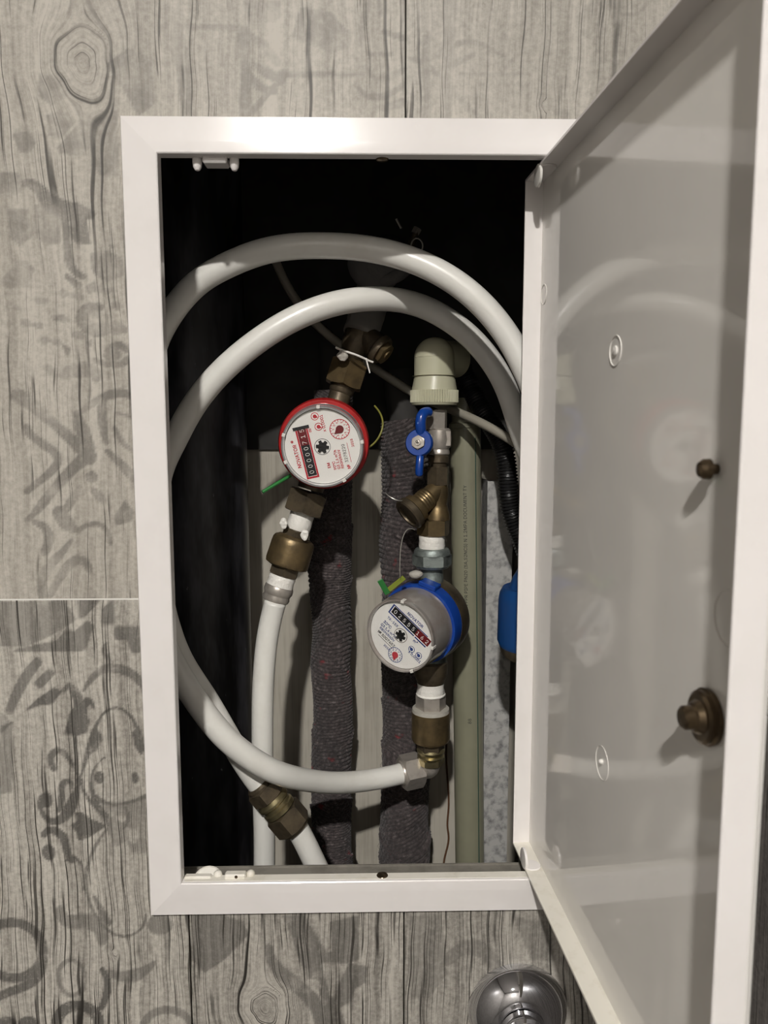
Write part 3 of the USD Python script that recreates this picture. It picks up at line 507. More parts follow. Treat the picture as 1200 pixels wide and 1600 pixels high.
# ------------------------------------------------------------------ big pipes and insulation at the back of the shaft
def vpipe(u_top, v_top, u_bot, v_bot, y): return at(u_top, v_top, y), at(u_bot, v_bot, y)
c = at(304, 900, .232)
t = thing('riser_pipe', 'wide black vertical riser pipe with pale scuffs at the left of the shaft', 'pipe', (c[0], .232, SZ0))
part(t, 'barrel', put(lathe([(SZ0 + .001, .055), (SZ1 - .001, .055)], 96), np.array([[1, 0, 0, c[0]], [0, 1, 0, .232], [0, 0, 1, 0], [0, 0, 0, 1.]])), BLACKP)
def wrapped(name, pts, y, r0, seed, m, label, RP=.0036):
    P = np.array([at(u, v, y) for u, v, _ in pts]); rr = np.array([rm(w, y) for _, _, w in pts])
    path = spline(P, .0006); L_ = np.r_[0, np.cumsum(np.linalg.norm(np.diff(path, axis=0), axis=1))]; LP = np.interp(np.linspace(0, 1, len(P)), np.linspace(0, 1, len(P)), np.linspace(0, L_[-1], len(P)))
    R = np.interp(L_, LP, rr); n = 200; th = np.linspace(0, 2 * np.pi, n, endpoint=False)
    S, TH = np.meshgrid(L_, th, indexing='ij'); R = np.repeat(R[:, None], n, 1)
    q = np.c_[np.cos(TH.ravel()), np.sin(TH.ravel()), S.ravel() * 22]
    tilt = np.interp(L_, np.linspace(0, L_[-1], 9), np.random.default_rng(seed).uniform(-.016, .016, 9))[:, None]
    ph = (S + tilt * np.sin(TH + seed) + .0030 * meshkit.noise(q * 1.7, seed).reshape(S.shape)) / RP
    row = np.floor(ph); st = TH * r0 / .0056 + .35 * meshkit.noise(q * np.array([1.5, 1.5, 3]), seed + 14).reshape(S.shape) + .5 * row
    h = .0021 * np.abs(np.sin(np.pi * ph)) ** .6 * (.45 + .55 * np.abs(np.sin(np.pi * st)) ** .6) - .0010 + .0005 * meshkit.noise(q * np.array([3, 3, 6]), seed + 5).reshape(S.shape)
    h = h * (.75 + .5 * meshkit.noise(q * np.array([1.2, 1.2, 1.6]), seed + 31).reshape(S.shape)) + .0018 * meshkit.noise(q * np.array([.8, .8, .8]), seed + 9).reshape(S.shape)
    # overlapping ends of the wrap: steps that run slanting round the pipe
    for k, zc in enumerate(np.random.default_rng(seed + 3).uniform(.05, .95, 6) * L_[-1]):
        d = S - zc - .012 * np.sin(TH + k * 1.7); h = h + .0022 * np.exp(-np.maximum(d, 0) / .014) * (d > 0)
    RR = R - .0012 + h
    a = np.gradient(path, axis=0); a /= np.linalg.norm(a, axis=1, keepdims=True)
    u = np.cross(a, [0, 1., 0]); u /= np.linalg.norm(u, axis=1, keepdims=True); w = np.cross(a, u)
    V = path[:, None] + RR[..., None] * (np.cos(TH)[..., None] * u[:, None] + np.sin(TH)[..., None] * w[:, None])
    K = len(path); i = np.arange(n); j = (i + 1) % n; A = (np.arange(K - 1) * n)[:, None]
    F = np.vstack([np.c_[(A + i).ravel(), (A + j).ravel(), (A + n + j).ravel()], np.c_[(A + i).ravel(), (A + n + j).ravel(), (A + n + i).ravel()]])
    mm = trimesh.Trimesh(V.reshape(-1, 3), F, process=False)
    if mm.volume < 0: mm.invert()
    t = thing(name, label, 'wrapped pipe', tuple(path[-1]))
    part(t, 'wool_wrap', mm, m, True)
    # loose threads
    rng = np.random.default_rng(seed + 20); th_ = []
    for _ in range(26):
        k = rng.integers(5, K - 5); b = rng.uniform(np.pi * 1.0, np.pi * 2.0) if rng.random() < .5 else rng.choice([0., np.pi]); d0 = np.cos(b) * u[k] + np.sin(b) * w[k]
        p0 = path[k] + d0 * (RR[k].mean() + .0002); p2 = p0 + d0 * rng.uniform(.0004, .0016) + a[k] * rng.uniform(-.007, .007); p1 = (p0 + p2) / 2 + d0 * .001
        th_.append(tube(np.array([p0, p1, p2]), .00018, 5))
    part(t, 'loose_thread', cat(*th_), m, True, kind='stuff')
    core = tube(np.array([path[0] + (path[0] - path[1]) / np.linalg.norm(path[0] - path[1]) * .05, path[0], path[-1]]), rr.min() * .72, 32)
    part(t, 'inner_pipe', core, DARKW)
    return t
wrapped('wrapped_pipe', [(521, 610, 29), (520, 720, 29), (518, 770, 31), (517, 830, 31), (516, 900, 31), (516, 930, 30), (518, 960, 31), (519, 1000, 31), (517, 1040, 31), (520, 1100, 31), (518, 1180, 30), (518, 1260, 30), (520, 1350, 30), (521, 1450, 30)], .262, .0205, 4, WOOL,
        'vertical pipe wrapped in grey-brown wool behind the red-capped water meter', .0036)
wrapped('wrapped_pipe', [(631, 655, 34), (632, 690, 36), (632, 740, 37), (634, 770, 38), (634, 800, 35), (631, 860, 39), (633, 930, 38), (634, 1000, 36), (634, 1080, 36), (635, 1150, 37), (633, 1220, 38), (632, 1290, 40), (633, 1350, 38), (634, 1450, 38)], .262, .0245, 11, WOOL2,
        'vertical pipe wrapped in grey-brown wool behind the blue-capped water meter', .0046)
# grey-green polypropylene riser with print
u0 = at(728, 1000, .258); tp = at(727, 672, .258)[2]
P0 = at(727, 668, .258); P1 = at(734, 1352, .258); ax = (P1 - P0) / np.linalg.norm(P1 - P0)
t = thing('plastic_riser', 'grey-green polypropylene riser pipe with black print and a dark green stripe', 'pipe', tuple(P1 + ax * .1))
rp = .0158; Tp = frame(P1 + ax * .1, P0); LL = np.linalg.norm(P1 + ax * .1 - P0)
part(t, 'barrel', put(lathe([(0, rp), (LL, rp)], 64), Tp), PPR)
part(t, 'socket_rim', put(lathe([(LL - .001, rp * .9), (LL, rp + .0012), (LL + .004, rp + .0012), (LL + .0055, rp * .9), (LL + .03, rp * .86)], 64), Tp), PPR)
def strip_on_pipe(u, w):
    a = []
    for v in np.linspace(676, 1352, 12):
        x = at(u + (v - 676) / 676 * 7, v, .246)[0]; 
        a.append(x)
    return a
ang = math.asin((at(744, 1000, .252)[0] - at(730.5, 1000, .258)[0]) / rp)
sx = np.array([math.sin(ang) * rp, -math.cos(ang) * rp, 0])
part(t, 'green_stripe', tube(np.array([P1 + ax * .09 + sx, P0 + ax * .01 + sx]), .0006, 8), GREENL)
def text(s, h, d=.0002, bold=False): return meshkit.text_mesh(s, h, d, bold)
def on_pipe(txt, h, v0, uoff):
    """lettering wrapped on the pipe, reading upwards from row v0"""
    m = text(txt, h, .00016); v = np.asarray(m.vertices).copy()
    s = np.interp(v0, [668, 1352], [0, np.linalg.norm(P1 - P0)]); a0 = math.asin(np.clip(uoff / rp, -1, 1))
    phi = a0 - (h / 2 - v[:, 1]) / rp * -1 * -1; r = rp + v[:, 2]
    phi = a0 + (h / 2 - v[:, 1]) / rp * -1
    phi = a0 + (v[:, 1] - h / 2) / rp * -1
    base_ = P0 + ax * s
    m.vertices = base_ - ax * v[:, :1] + np.c_[np.sin(phi) * r, -np.cos(phi) * r, np.zeros(len(r))]
    return m
part(t, 'pipe_print', on_pipe('SAN PPR PIPE PN20 (SA,S2NCS) N 1.2MPA DOCUMENT TY', .0034, 942, -.0030), BLACKI, False)
part(t, 'pipe_print', on_pipe('88', .0034, 1112, -.0005), BLACKI, False)
# mottled zinc strip
x0, x1 = at(757, 1100, .262)[0], at(796, 1100, .262)[0]; zt = at(770, 752, .262)[2]
t = thing('zinc_strip', 'mottled grey zinc stud strip beside the grey-green riser', 'metal strip', ((x0 + x1) / 2, .27, SZ0))
part(t, 'web', extrude(Polygon([(x0, SZ0), (x1, SZ0), (x1, zt - .05), (x0 + .016, zt), (x0, zt)]), .0015).apply_transform(np.array([[1, 0, 0, 0], [0, 0, 1, .262], [0, 1, 0, 0], [0, 0, 0, 1.]])), ZINC, False)
part(t, 'flange', bx(x0, x0 + .0015, .2635, .30, SZ0, zt), ZINC, False)
part(t, 'flange', bx(x1 - .0015, x1, .2635, .30, SZ0, zt - .05), ZINC, False)
# corrugated conduit
cp = spline([at(u, v, y) for u, v, y in [(722, 575, .245), (738, 612, .236), (762, 655, .222), (782, 690, .21), (792, 730, .206), (795, 775, .206), (803, 812, .206), (814, 840, .206), (830, 880, .206), (860, 930, .206), (890, 1050, .206), (890, 1250, .206)]], .0006)
rr = .0092 + .0009 * np.sign(np.sin(np.arange(len(cp)) * .0006 / .0031 * 2 * np.pi)) * np.abs(np.sin(np.arange(len(cp)) * .0006 / .0031 * 2 * np.pi)) ** .5
t = thing('corrugated_conduit', 'black corrugated plastic conduit curving down beside the door hinge', 'conduit', tuple(cp[len(cp) // 2])); part(t, 'ribbed_tube', tube(cp, rr, 32), BLACK)
# cable
cp = spline([at(u, v, y) for u, v, y in [(420, 380, .23), (438, 425, .228), (462, 468, .226), (500, 512, .224), (545, 548, .232), (600, 585, .238), (650, 616, .238), (700, 638, .226), (750, 660, .196), (805, 692, .172), (850, 730, .17), (880, 800, .2)]], .003)
t = thing('grey_cable', 'thin grey-beige cable running diagonally behind the fittings to the right', 'cable', tuple(cp[len(cp) // 2])); part(t, 'sheath', tube(cp, .0043, 16), CABLE)
# blue filter housing, mostly hidden by the door
c = at(838, 960, .13); zb, zc_, zt_ = at(810, 1016, .13)[2], at(810, 918, .13)[2], at(815, 892, .13)[2]
t = thing('blue_filter', 'blue rounded filter housing half hidden behind the hinge side of the door', 'filter', (c[0], .13, zb))
Tz = np.array([[1, 0, 0, c[0]], [0, 1, 0, .13], [0, 0, 1, 0], [0, 0, 0, 1.]])
R0 = c[0] - at(781, 970, .12)[0]
part(t, 'bowl', put(lathe([(zb + .004, R0 * .94), (zb + .009, R0), (zc_ - .012, R0 * .985), (zc_ - .005, R0 * .95), (zc_, R0 * .87)], 56), Tz), BLUEF)
part(t, 'dome', put(lathe([(zc_, R0 * .72), (zt_ - .006, R0 * .62), (zt_ + .004, R0 * .45), (zt_ + .008, R0 * .2)], 56), Tz), BLUEF)
part(t, 'base_ring', put(lathe([(zb - .006, R0 * .80), (zb - .002, R0 * .90), (zb + .004, R0 * .94)], 56), Tz), BRASSD)
part(t, 'outlet_pipe', put(lathe([(SZ0, .011), (zb - .005, .011)], 24), Tz), BLACK)

# ------------------------------------------------------------------ white flexible pipes
PR = .0100
def wpipe(pts, label, close=None):
    p = spline([at(u, v, y) for u, v, y in pts], .004)
    t = thing('water_pipe', label, 'pipe', tuple(p[len(p) // 2])); part(t, 'tube', tube(p, PR, 32), PEX, True); return t
wpipe([(632, 1207, .186), (600, 1215, .178), (560, 1221, .166), (520, 1223, .147), (480, 1219, .124), (430, 1206, .098), (385, 1180, .087), (345, 1145, .081), (312, 1103, .080), (285, 1062, .076), (258, 1010, .074), (238, 940, .075), (225, 850, .072), (220, 750, .071), (222, 650, .076), (236, 560, .087), (256, 508, .096),
       (300, 450, .096), (350, 417, .094), (420, 391, .090), (500, 384, .086), (575, 389, .088), (645, 407, .085), (705, 437, .081), (755, 478, .078), (800, 537, .075), (835, 610, .070), (872, 700, .067), (905, 820, .066), (918, 1000, .066), (918, 1200, .066), (915, 1480, .07)],
      'long white pipe from the hex nut under the blue meter, forming the large outer loop')
wpipe([(455, 1283, .1193), (470, 1304, .1195), (487, 1338, .1195), (503, 1372, .12), (520, 1410, .12), (545, 1480, .125)], 'short white pipe leaving the lower brass coupling to the right of it')
wpipe([(407, 1228, .1185), (394, 1211, .118), (362, 1160, .114), (322, 1092, .110), (286, 1036, .106), (262, 975, .104), (245, 890, .102), (243, 800, .1), (252, 735, .099), (272, 690, .098), (300, 638, .098), (345, 582, .099), (400, 535, .100), (460, 498, .102), (530, 473, .108), (600, 467, .122), (660, 479, .139), (715, 510, .147), (758, 552, .150), (790, 605, .152), (812, 670, .152), (840, 745, .155), (880, 850, .16), (915, 1000, .175), (920, 1200, .175), (920, 1460, .175)],
      'white pipe making the smaller inner loop, running down to the brass coupling')
wpipe([(431, 938, .156), (424, 965, .156), (416, 1010, .154), (411, 1080, .150), (410, 1150, .148), (411, 1230, .147), (413, 1300, .147), (413, 1360, .147), (413, 1480, .147)], 'white vertical pipe dropping from the red meter line at the left')
# brass coupling in the inner loop's pipe
A, B = at(408, 1229, .1185), at(462, 1293, .1195); Lc = np.linalg.norm(B - A); T = frame(A, B)
t = thing('pipe_coupling', 'brass screw coupling joining two white pipes at the lower left', 'coupling', tuple((A + B) / 2))
part(t, 'locknut', put(hexnut(0, Lc * .26, .0135), T), BRASSD); part(t, 'threaded_ring', put(lathe([(Lc * .26, .0125), (Lc * .33, .0152), (Lc * .37, .0152), (Lc * .40, .0135), (Lc * .46, .0135), (Lc * .48, .0150), (Lc * .56, .0150), (Lc * .58, .0125)], 40), T), BRASSL)
part(t, 'end_nut', put(hexnut(Lc * .58, Lc * .97, .0150), T), BRASSD); part(t, 'end_ring', put(lathe([(Lc * .97, .0145), (Lc * 1.02, .0135), (Lc * 1.03, .0105)], 40), T), BRASSD)
part(t, 'end_ring', put(lathe([(-.004, .0101), (-.004, .0112), (-.002, .0128), (0, .0128), (0, .0101)], 40, True), T), BRASSD)

# ------------------------------------------------------------------ hot line (tilted), fittings from top to bottom
HOT0, HOT1 = at(562, 520, .178), at(430, 938, .158)
hd = (HOT1 - HOT0) / np.linalg.norm(HOT1 - HOT0)
def hot(v):
    """distance along the hot line of image row v"""
    lo, hi = 0., np.linalg.norm(HOT1 - HOT0) * 1.3
    for _ in range(50):
        mid = (lo + hi) / 2; q = (HOT0 + hd * mid - CAM) @ ROT; vv = 800 - FPX * q[2] / q[1]
        lo, hi = (mid, hi) if vv < v else (lo, mid)
    return lo
TH_ = frame(HOT0, HOT1)
def hl(*pr): return put(lathe([(hot(v), rm(w, .168)) for v, w in pr], 48), TH_)
def hh(v0, v1, w): return put(hexnut(hot(v0), hot(v1), rm(w, .168)), TH_)
t = thing('line_strainer', 'dull brass angled strainer above the red-capped water meter', 'strainer', tuple(HOT0 + hd * .02))
part(t, 'body', hl((490, 20), (512, 22), (525, 23), (536, 23), (546, 21), (556, 18), (572, 17)), BRASSD)
J = HOT0 + hd * hot(492); E1 = at(603, 554, .168); Tb = frame(J, E1); Lb = np.linalg.norm(E1 - J)
part(t, 'branch', put(lathe([(-.004, rm(17, .165)), (Lb * .35, rm(20, .165)), (Lb * .66, rm(21, .165)), (Lb * .70, rm(23.5, .165)), (Lb * .80, rm(24, .165)), (Lb * .88, rm(22, .165))], 40), Tb), BRASSD)
part(t, 'branch_cap', put(cat(hexnut(Lb * .86, Lb * 1.02, rm(16, .16)), lathe([(Lb * 1.02, rm(8, .16)), (Lb * 1.07, rm(7, .16))], 20)), Tb), BRASS)
part(t, 'sealant_string', cat(tube(spline([at(u, v, y) for u, v, y in [(525, 543, .152), (540, 549, .148), (560, 556, .148), (575, 563, .152), (583, 566, .154)]], .002), .0010, 8), tube(spline([at(u, v, y) for u, v, y in [(572, 560, .150), (575, 572, .149), (578, 583, .149)]], .002), .0007, 8)), TAPE)
fl = trimesh.creation.icosphere(3, 1.); fl.apply_scale([.0036, .0008, .0040]); lumpy(fl, .0026, 380, 2); fl.apply_translation(at(535, 556, .150)); part(t, 'sealant_flake', fl, FLAX, True)
# wrapped supply above
sp = spline([HOT0 + hd * (hot(505) + .002), at(577, 480, .188), at(588, 440, .205), at(600, 408, .24), at(608, 392, .297)], .003)
t = thing('supply_pipe', 'dirty wrapped supply pipe rising into the dark above the strainer', 'pipe', tuple(sp[0]))
q = tube(sp, .0150, 40); part(t, 'wrap', lumpy(q, .0022, 130, 4), DIRTY, True)
rg = trimesh.creation.icosphere(4, 1.); rg.apply_scale([.021, .013, .016]); rg.apply_transform(trimesh.transformations.rotation_matrix(.5, [0, 1, 0])); lumpy(rg, .006, 75, 8); rg.apply_translation(at(583, 425, .185)); 
rt = thing('grey_rag', 'crumpled grey rag tied round the supply pipe between the two white loops', 'rag', tuple(at(583, 425, .185))); part(rt, 'cloth', rg, RAG, True)
part(rt, 'tail', tube(spline([at(596, 438, .178), at(618, 432, .176), at(634, 420, .182), at(640, 405, .19)], .002), np.array([.006]), 12), RAG)
vt = thing('bleed_valve', 'tiny bleed valve with pale tip above the outer white loop', 'valve', tuple(at(648, 375, .2)))
part(vt, 'stem', tube(np.array([at(636, 400, .20), at(650, 362, .2)]), .0038, 16), BRASSD)
part(vt, 'tip', put(cat(hexnut(0, .006, .0038)), frame(at(648, 366, .2), at(654, 354, .2))), NICKEL)
part(vt, 'wire_loop', tube(spline([at(642, 385, .195), at(652, 372, .193), at(660, 380, .194), at(655, 395, .196)], .002), .0008, 8), WIRES)
part(vt, 'link', tube(np.array([at(619, 342, .2), at(627, 357, .2)]), .0012, 8), WIRES)

# water meters
def meter(name, label, Fc, Bc, upx, R, cap_m, case_m, dark, prof):
    """Fc: centre of the face, Bc: a point of its axis behind it; upx: the pixel direction in which the print reads"""
    n = Fc - Bc; n /= np.linalg.norm(n)
    xd = ROT @ np.array([upx[0], 0, -upx[1]]); x = xd - n * (xd @ n); x /= np.linalg.norm(x); y = np.cross(n, x)
    T = np.eye(4); T[:3, 0], T[:3, 1], T[:3, 2], T[:3, 3] = x, y, n, Fc
    t = thing(name, label, 'water meter', tuple(Bc))
    part(t, 'meter_case', put(lathe(prof['case'], 72), T), case_m, 25)
    part(t, 'face_rim', put(lathe([(-.0030, R * .925), (.0002, R * .935), (.0012, R * .95), (.0012, R * .985), (.0004, R), (-.0035, R), (-.0040, R * .97)], 72, True), T), case_m, 25)
    part(t, 'cap_ring', put(lathe(prof['cap'], 72), T), cap_m, 30)
    for a in prof.get('lugs', []):
        Ta = T @ trimesh.transformations.rotation_matrix(a, [0, 0, 1]); part(t, 'rim_lug', put(cbx(R * .93, R * 1.015, -.0016, .0016, -.0045, .0018, .0004), Ta), CLEARW, False)
    dd = part(t, 'dial', put(lathe([(-.0042, R * .92), (-.0022, R * .92), (-.0020, R * .91)], 72), T), DIAL, 20)
    part(t, 'clear_cover', put(lathe([(-.0006, R * .92), (.0, R * .92)], 72), T), PANE, False)
    z0 = -.00195
    def flat(m, u, v, dz=0.): 
        q = tri(m).copy(); q.apply_translation([u, v, z0 + dz]); return put(q, T)
    def txt(s, h, u, v, bold=True, dz=0.): return flat(text(s, h, .00012, bold), u, v, dz)
    def plate(poly, h=.0001, dz=0.): return flat(extrude(poly, h), 0, 0, dz)
    return t, dd, T, txt, plate, flat
def star(r, n=6, k=.66):
    p = []
    for i in range(n):
        a = i * 2 * np.pi / n
        for da, rr in ((-.23, 1.), (.23, 1.), (.36, k), (2 * np.pi / n - .36, k)): p.append((r * rr * math.cos(a + da), r * rr * math.sin(a + da)))
    return Polygon(p)
def drop(r, a):
    return shapely.affinity.rotate(unary_union([Point(0, 0).buffer(r), Polygon([(-r * .8, r * .5), (0, r * 1.8), (r * .8, r * .5)])]), a, origin=(0, 0))
def subdial(R_, u, v, pr, pa):
    """ring, ticks and figures as one print; pointer apart"""
    gs = [Point(u, v).buffer(R_).difference(Point(u, v).buffer(R_ * .93))]
    for k in range(20):
        a = k * np.pi / 10; gs.append(LineString([(u + R_ * .93 * math.cos(a), v + R_ * .93 * math.sin(a)), (u + R_ * (.78 if k % 2 == 0 else .85) * math.cos(a), v + R_ * (.78 if k % 2 == 0 else .85) * math.sin(a))]).buffer(R_ * .03))
    return unary_union(gs), shapely.affinity.translate(drop(pr, pa), u, v)
px = .00054                                            # one photo pixel on the red meter's face
Fr, Br = at(503.5, 698.5, .120), at(508.0, 690.0, .150)
R1 = .0350
t, dial, T, txt, plate, flat = meter('water_meter', 'round water meter with red cap ring and white dial on the left line', Fr, Br, (-.21, -.98), R1, REDC, CASES, True,
    {'case': [(-.030, .0345), (-.012, .0350), (-.010, .0358), (-.0040, R1 * .975), (-.0040, .002)][::1], 'cap': [(-.026, .0340), (-.026, .0392), (-.0155, .0396), (-.0130, .0385), (-.0125, .0355)], 'lugs': [math.radians(a) for a in (-8, 60, 100, -95, 200)]})
part(t, 'gear_housing', put(lathe([(-.052, .026), (-.045, .033), (-.034, .0375), (-.0262, .0375)], 64), T), BRASSD)
P = lambda pts: Polygon([(a * px, b * px) for a, b in pts])
# register: u from -44 to 36, v from 19 to 34 (pixels)
rc = 26.0
part(dial, 'register_border', plate(P([(-46, rc - 10), (33, rc - 10), (33, rc - 7.4), (-43, rc - 7.4), (-43, rc + 7.4), (33, rc + 7.4), (33, rc + 10), (-46, rc + 10)]), .0001), REDI, False)
part(dial, 'register_window', plate(P([(-42, rc - 7), (8, rc - 7), (8, rc + 7), (-42, rc + 7)]), .0001, .00002), BLACKI, False)
part(dial, 'register_decimals', plate(P([(8, rc - 7), (35, rc - 7), (35, rc + 7), (8, rc + 7)]), .0001, .00002), REDD, False)
part(dial, 'register_stop', plate(P([(34, rc - 13), (38.5, rc - 13), (38.5, rc + 13), (34, rc + 13)]), .0008, .00004), BLACKI, False)
part(dial, 'digits', cat(*[txt(ch, 7.0 * px, (-39 + k * 9.6) * px, (rc - 3.5) * px, False, .00014) for k, ch in enumerate('00000715')]), DIGIT, False)
part(dial, 'lettering', cat(txt('NOVATOR', 5.6 * px, -26 * px, 40 * px, True), txt('®', 5.0 * px, 15 * px, 42 * px), txt('m³', 5 * px, 26 * px, 11 * px), txt('№', 5 * px, -44 * px, -36 * px, True), txt('R80H/R40V', 4.0 * px, -41 * px, -25.5 * px), txt('Q3 1,6 m³/h', 4.0 * px, -41 * px, -19.5 * px), txt('90°C', 4.2 * px, -41 * px, -13.5 * px), txt('EM', 4.4 * px, -36 * px, -5 * px, True), txt('x 0,0001', 4.6 * px, 22 * px, -11.5 * px), txt('2018', 3.8 * px, -11 * px, -49 * px)), REDI, False)
part(dial, 'serial_number', txt('3278220', 4.9 * px, -33 * px, -34.5 * px, False), BLACKI, False)
part(dial, 'rule', plate(P([(-34, -39.2), (-2, -39.2), (-2, -38.5), (-34, -38.5)])), REDI, False)
rg, dp = subdial(16 * px, 21 * px, -33 * px, 6.2 * px, 30)
nums = cat(*[txt(str(k), 3.0 * px, (21 + 10.5 * math.cos(k * .628 + .8) - 1.2) * px, (-33 + 10.5 * math.sin(k * .628 + .8) - 1.5) * px) for k in range(10)])
part(dial, 'small_dial', cat(plate(rg), nums), REDI, False); part(dial, 'pointer', plate(dp, .0005, .0001), REDD, False)
for (u, v) in ((32, -1.5), (49, .5)):
    rg = Point(u * px, v * px).buffer(6.2 * px).difference(Point(u * px, v * px).buffer(5.2 * px)); part(dial, 'ring_mark', plate(rg), REDI, False)
    part(dial, 'drop_mark', plate(shapely.affinity.translate(drop(2.9 * px, 150), u * px, v * px), .0003), REDI, False)
part(dial, 'star_hub', plate(Point(0, 0).buffer(13 * px).difference(Point(0, 0).buffer(12 * px)), .0002), CASES, False)
part(dial, 'star_wheel', plate(shapely.affinity.rotate(star(10.5 * px), 12, origin=(0, 0)), .0009, .0001), BLACK, False)
hot_mid = hot(693)
part(t, 'pipe_stub', hl((600, 17), (640, 17), (665, 24), (690, 27), (715, 27), (745, 22), (765, 20)), BRASSD)
un = part(t, 'union_nut', cat(hh(566, 604, 27), hl((562, 22), (568, 24))), BRASS, 30); part(un, 'sealing_ring', hl((603, 20), (612, 19), (615, 17)), BRASSD)
part(t, 'union_nut', cat(hh(768, 802, 28)), BRASSD, 30)
st = thing('seal_tail', 'green plastic seal tail sticking out left of the red meter', 'seal', tuple(at(431, 757, .14)))
part(st, 'tail', tube(np.array([at(410, 769, .135), at(430, 757, .14), at(454, 743, .148)]), .0016, 12), SEALG)
wl = thing('seal_wire', 'yellow seal wire loop at the right of the red meter', 'wire', tuple(at(597, 660, .16)))
part(wl, 'strand', tube(spline([at(u, v, y) for u, v, y in [(572, 701, .150), (583, 694, .152), (593, 681, .156), (598, 664, .16), (595, 648, .165), (585, 634, .17)]], .002), .0009, 8), WIREY)
# fittings below the red meter
t = thing('check_valve', 'brass check valve with white thread tape on the line under the red meter', 'check valve', tuple(HOT0 + hd * hot(858)))
part(t, 'thread_tape', lumpy(hl((800, 17), (804, 18.5), (810, 18), (818, 19), (826, 18.5), (829, 17)), .0006, 300, 3), TAPE)
fl = trimesh.creation.icosphere(3, 1.); fl.apply_scale([.0026, .0007, .0046]); lumpy(fl, .0016, 420, 2); fl.apply_translation(at(443, 818, .148)); part(t, 'tape_end', fl, TAPE, True)
fl = trimesh.creation.icosphere(3, 1.); fl.apply_scale([.0026, .0006, .0040]); lumpy(fl, .0016, 420, 6); fl.apply_translation(at(476, 836, .146)); part(t, 'tape_end', fl, TAPE, True)
part(t, 'neck', hh(828, 842, 20), BRASSD)
part(t, 'barrel', cat(hl((838, 24), (842, 31), (846, 33), (852, 33.5), (878, 34), (883, 33), (886, 26))), BRASS, 25)
part(t, 'lower_hex', hh(884, 899, 21), FLAX if False else BRASSD)
t = thing('press_fitting', 'press fitting with white tape joining the left line to the white vertical pipe', 'fitting', tuple(HOT0 + hd * hot(922)))
part(t, 'thread_tape', lumpy(hl((898, 19), (902, 20.5), (908, 20), (915, 21), (917, 19)), .0006, 320, 5), TAPE)
part(t, 'collar', hl((914, 20), (917, 22.5), (924, 23), (928, 21), (930, 20.5), (934, 21.5), (938, 20.5), (940, 17)), NICKEL)

# ------------------------------------------------------------------ cold line (vertical), fittings from top to bottom
CY = .185
CU = lambda v: np.interp(v, [540, 640, 690, 760, 840, 900, 1060, 1200], [678, 679, 686, 684, 675, 675, 673, 673])
CX = at(675, 850, CY)[0]
def cz(v): return at(675, v, CY)[2]
def TC(v): T = np.eye(4); T[:3, 3] = (at(CU(v), v, CY)[0], CY, 0); return T
def cl(v, *pr, n=48): return put(lathe([(cz(a), rm(w, CY)) for a, w in sorted(pr, key=lambda q: -q[0])], n), TC(v))
def ch(v0, v1, w, rot=0.):
    m = hexnut(min(cz(v0), cz(v1)), max(cz(v0), cz(v1)), rm(w, CY)); m.apply_transform(trimesh.transformations.rotation_matrix(rot, [0, 0, 1])); return put(m, TC((v0 + v1) / 2))
# elbow
t = thing('pipe_elbow', 'beige polypropylene pipe elbow with ribbed collar above the blue valve handle', 'elbow', tuple(at(678, 625, CY)))
re_ = rm(31, CY); ce = at(677, 600, CY); zd = at(677, 528, CY)[2] - re_ * .96
dome = [(zd + re_ * math.sin(a), re_ * math.cos(a)) for a in np.linspace(0, np.pi / 2, 16)]
bd = np.array([math.sin(.75), math.cos(.75), .05]); bp = np.array([ce[0], CY, zd - .001])
part(t, 'bend', cat(put(lathe([(cz(590), re_)] + dome, 56), TC(600)), tube(np.array([bp + bd * .004, bp + bd * .016, bp + bd * .034]), re_ * .93, 48)), PPRP, 45)
part(t, 'mould_seam', put(torus(re_ * 1.002, .00022, 56, 6), TC(600) @ trimesh.transformations.translation_matrix([0, 0, zd])), PPRP, True)
part(t, 'socket', cl(610, (588, 31), (587.5, 34), (610, 35)), PPRP, 30)
nr = 60; pr = []
thr = np.linspace(0, 2 * np.pi, nr * 6, endpoint=False); rr_ = rm(36.3, CY) + .0005 * np.clip(np.sin(thr * nr) * 2, -1, 1)
col = trimesh.creation.extrude_polygon(Polygon(np.c_[rr_ * np.cos(thr), rr_ * np.sin(thr)]), cz(610) - cz(629), engine='earcut'); col.apply_translation([0, 0, cz(629)])
part(t, 'ribbed_collar', put(col, TC(610)), PPRP, 20)
part(t, 'lower_rim', cl(610, (628.5, 36), (631, 35.5), (633, 34), (633.2, 22)), PPRP, 30)
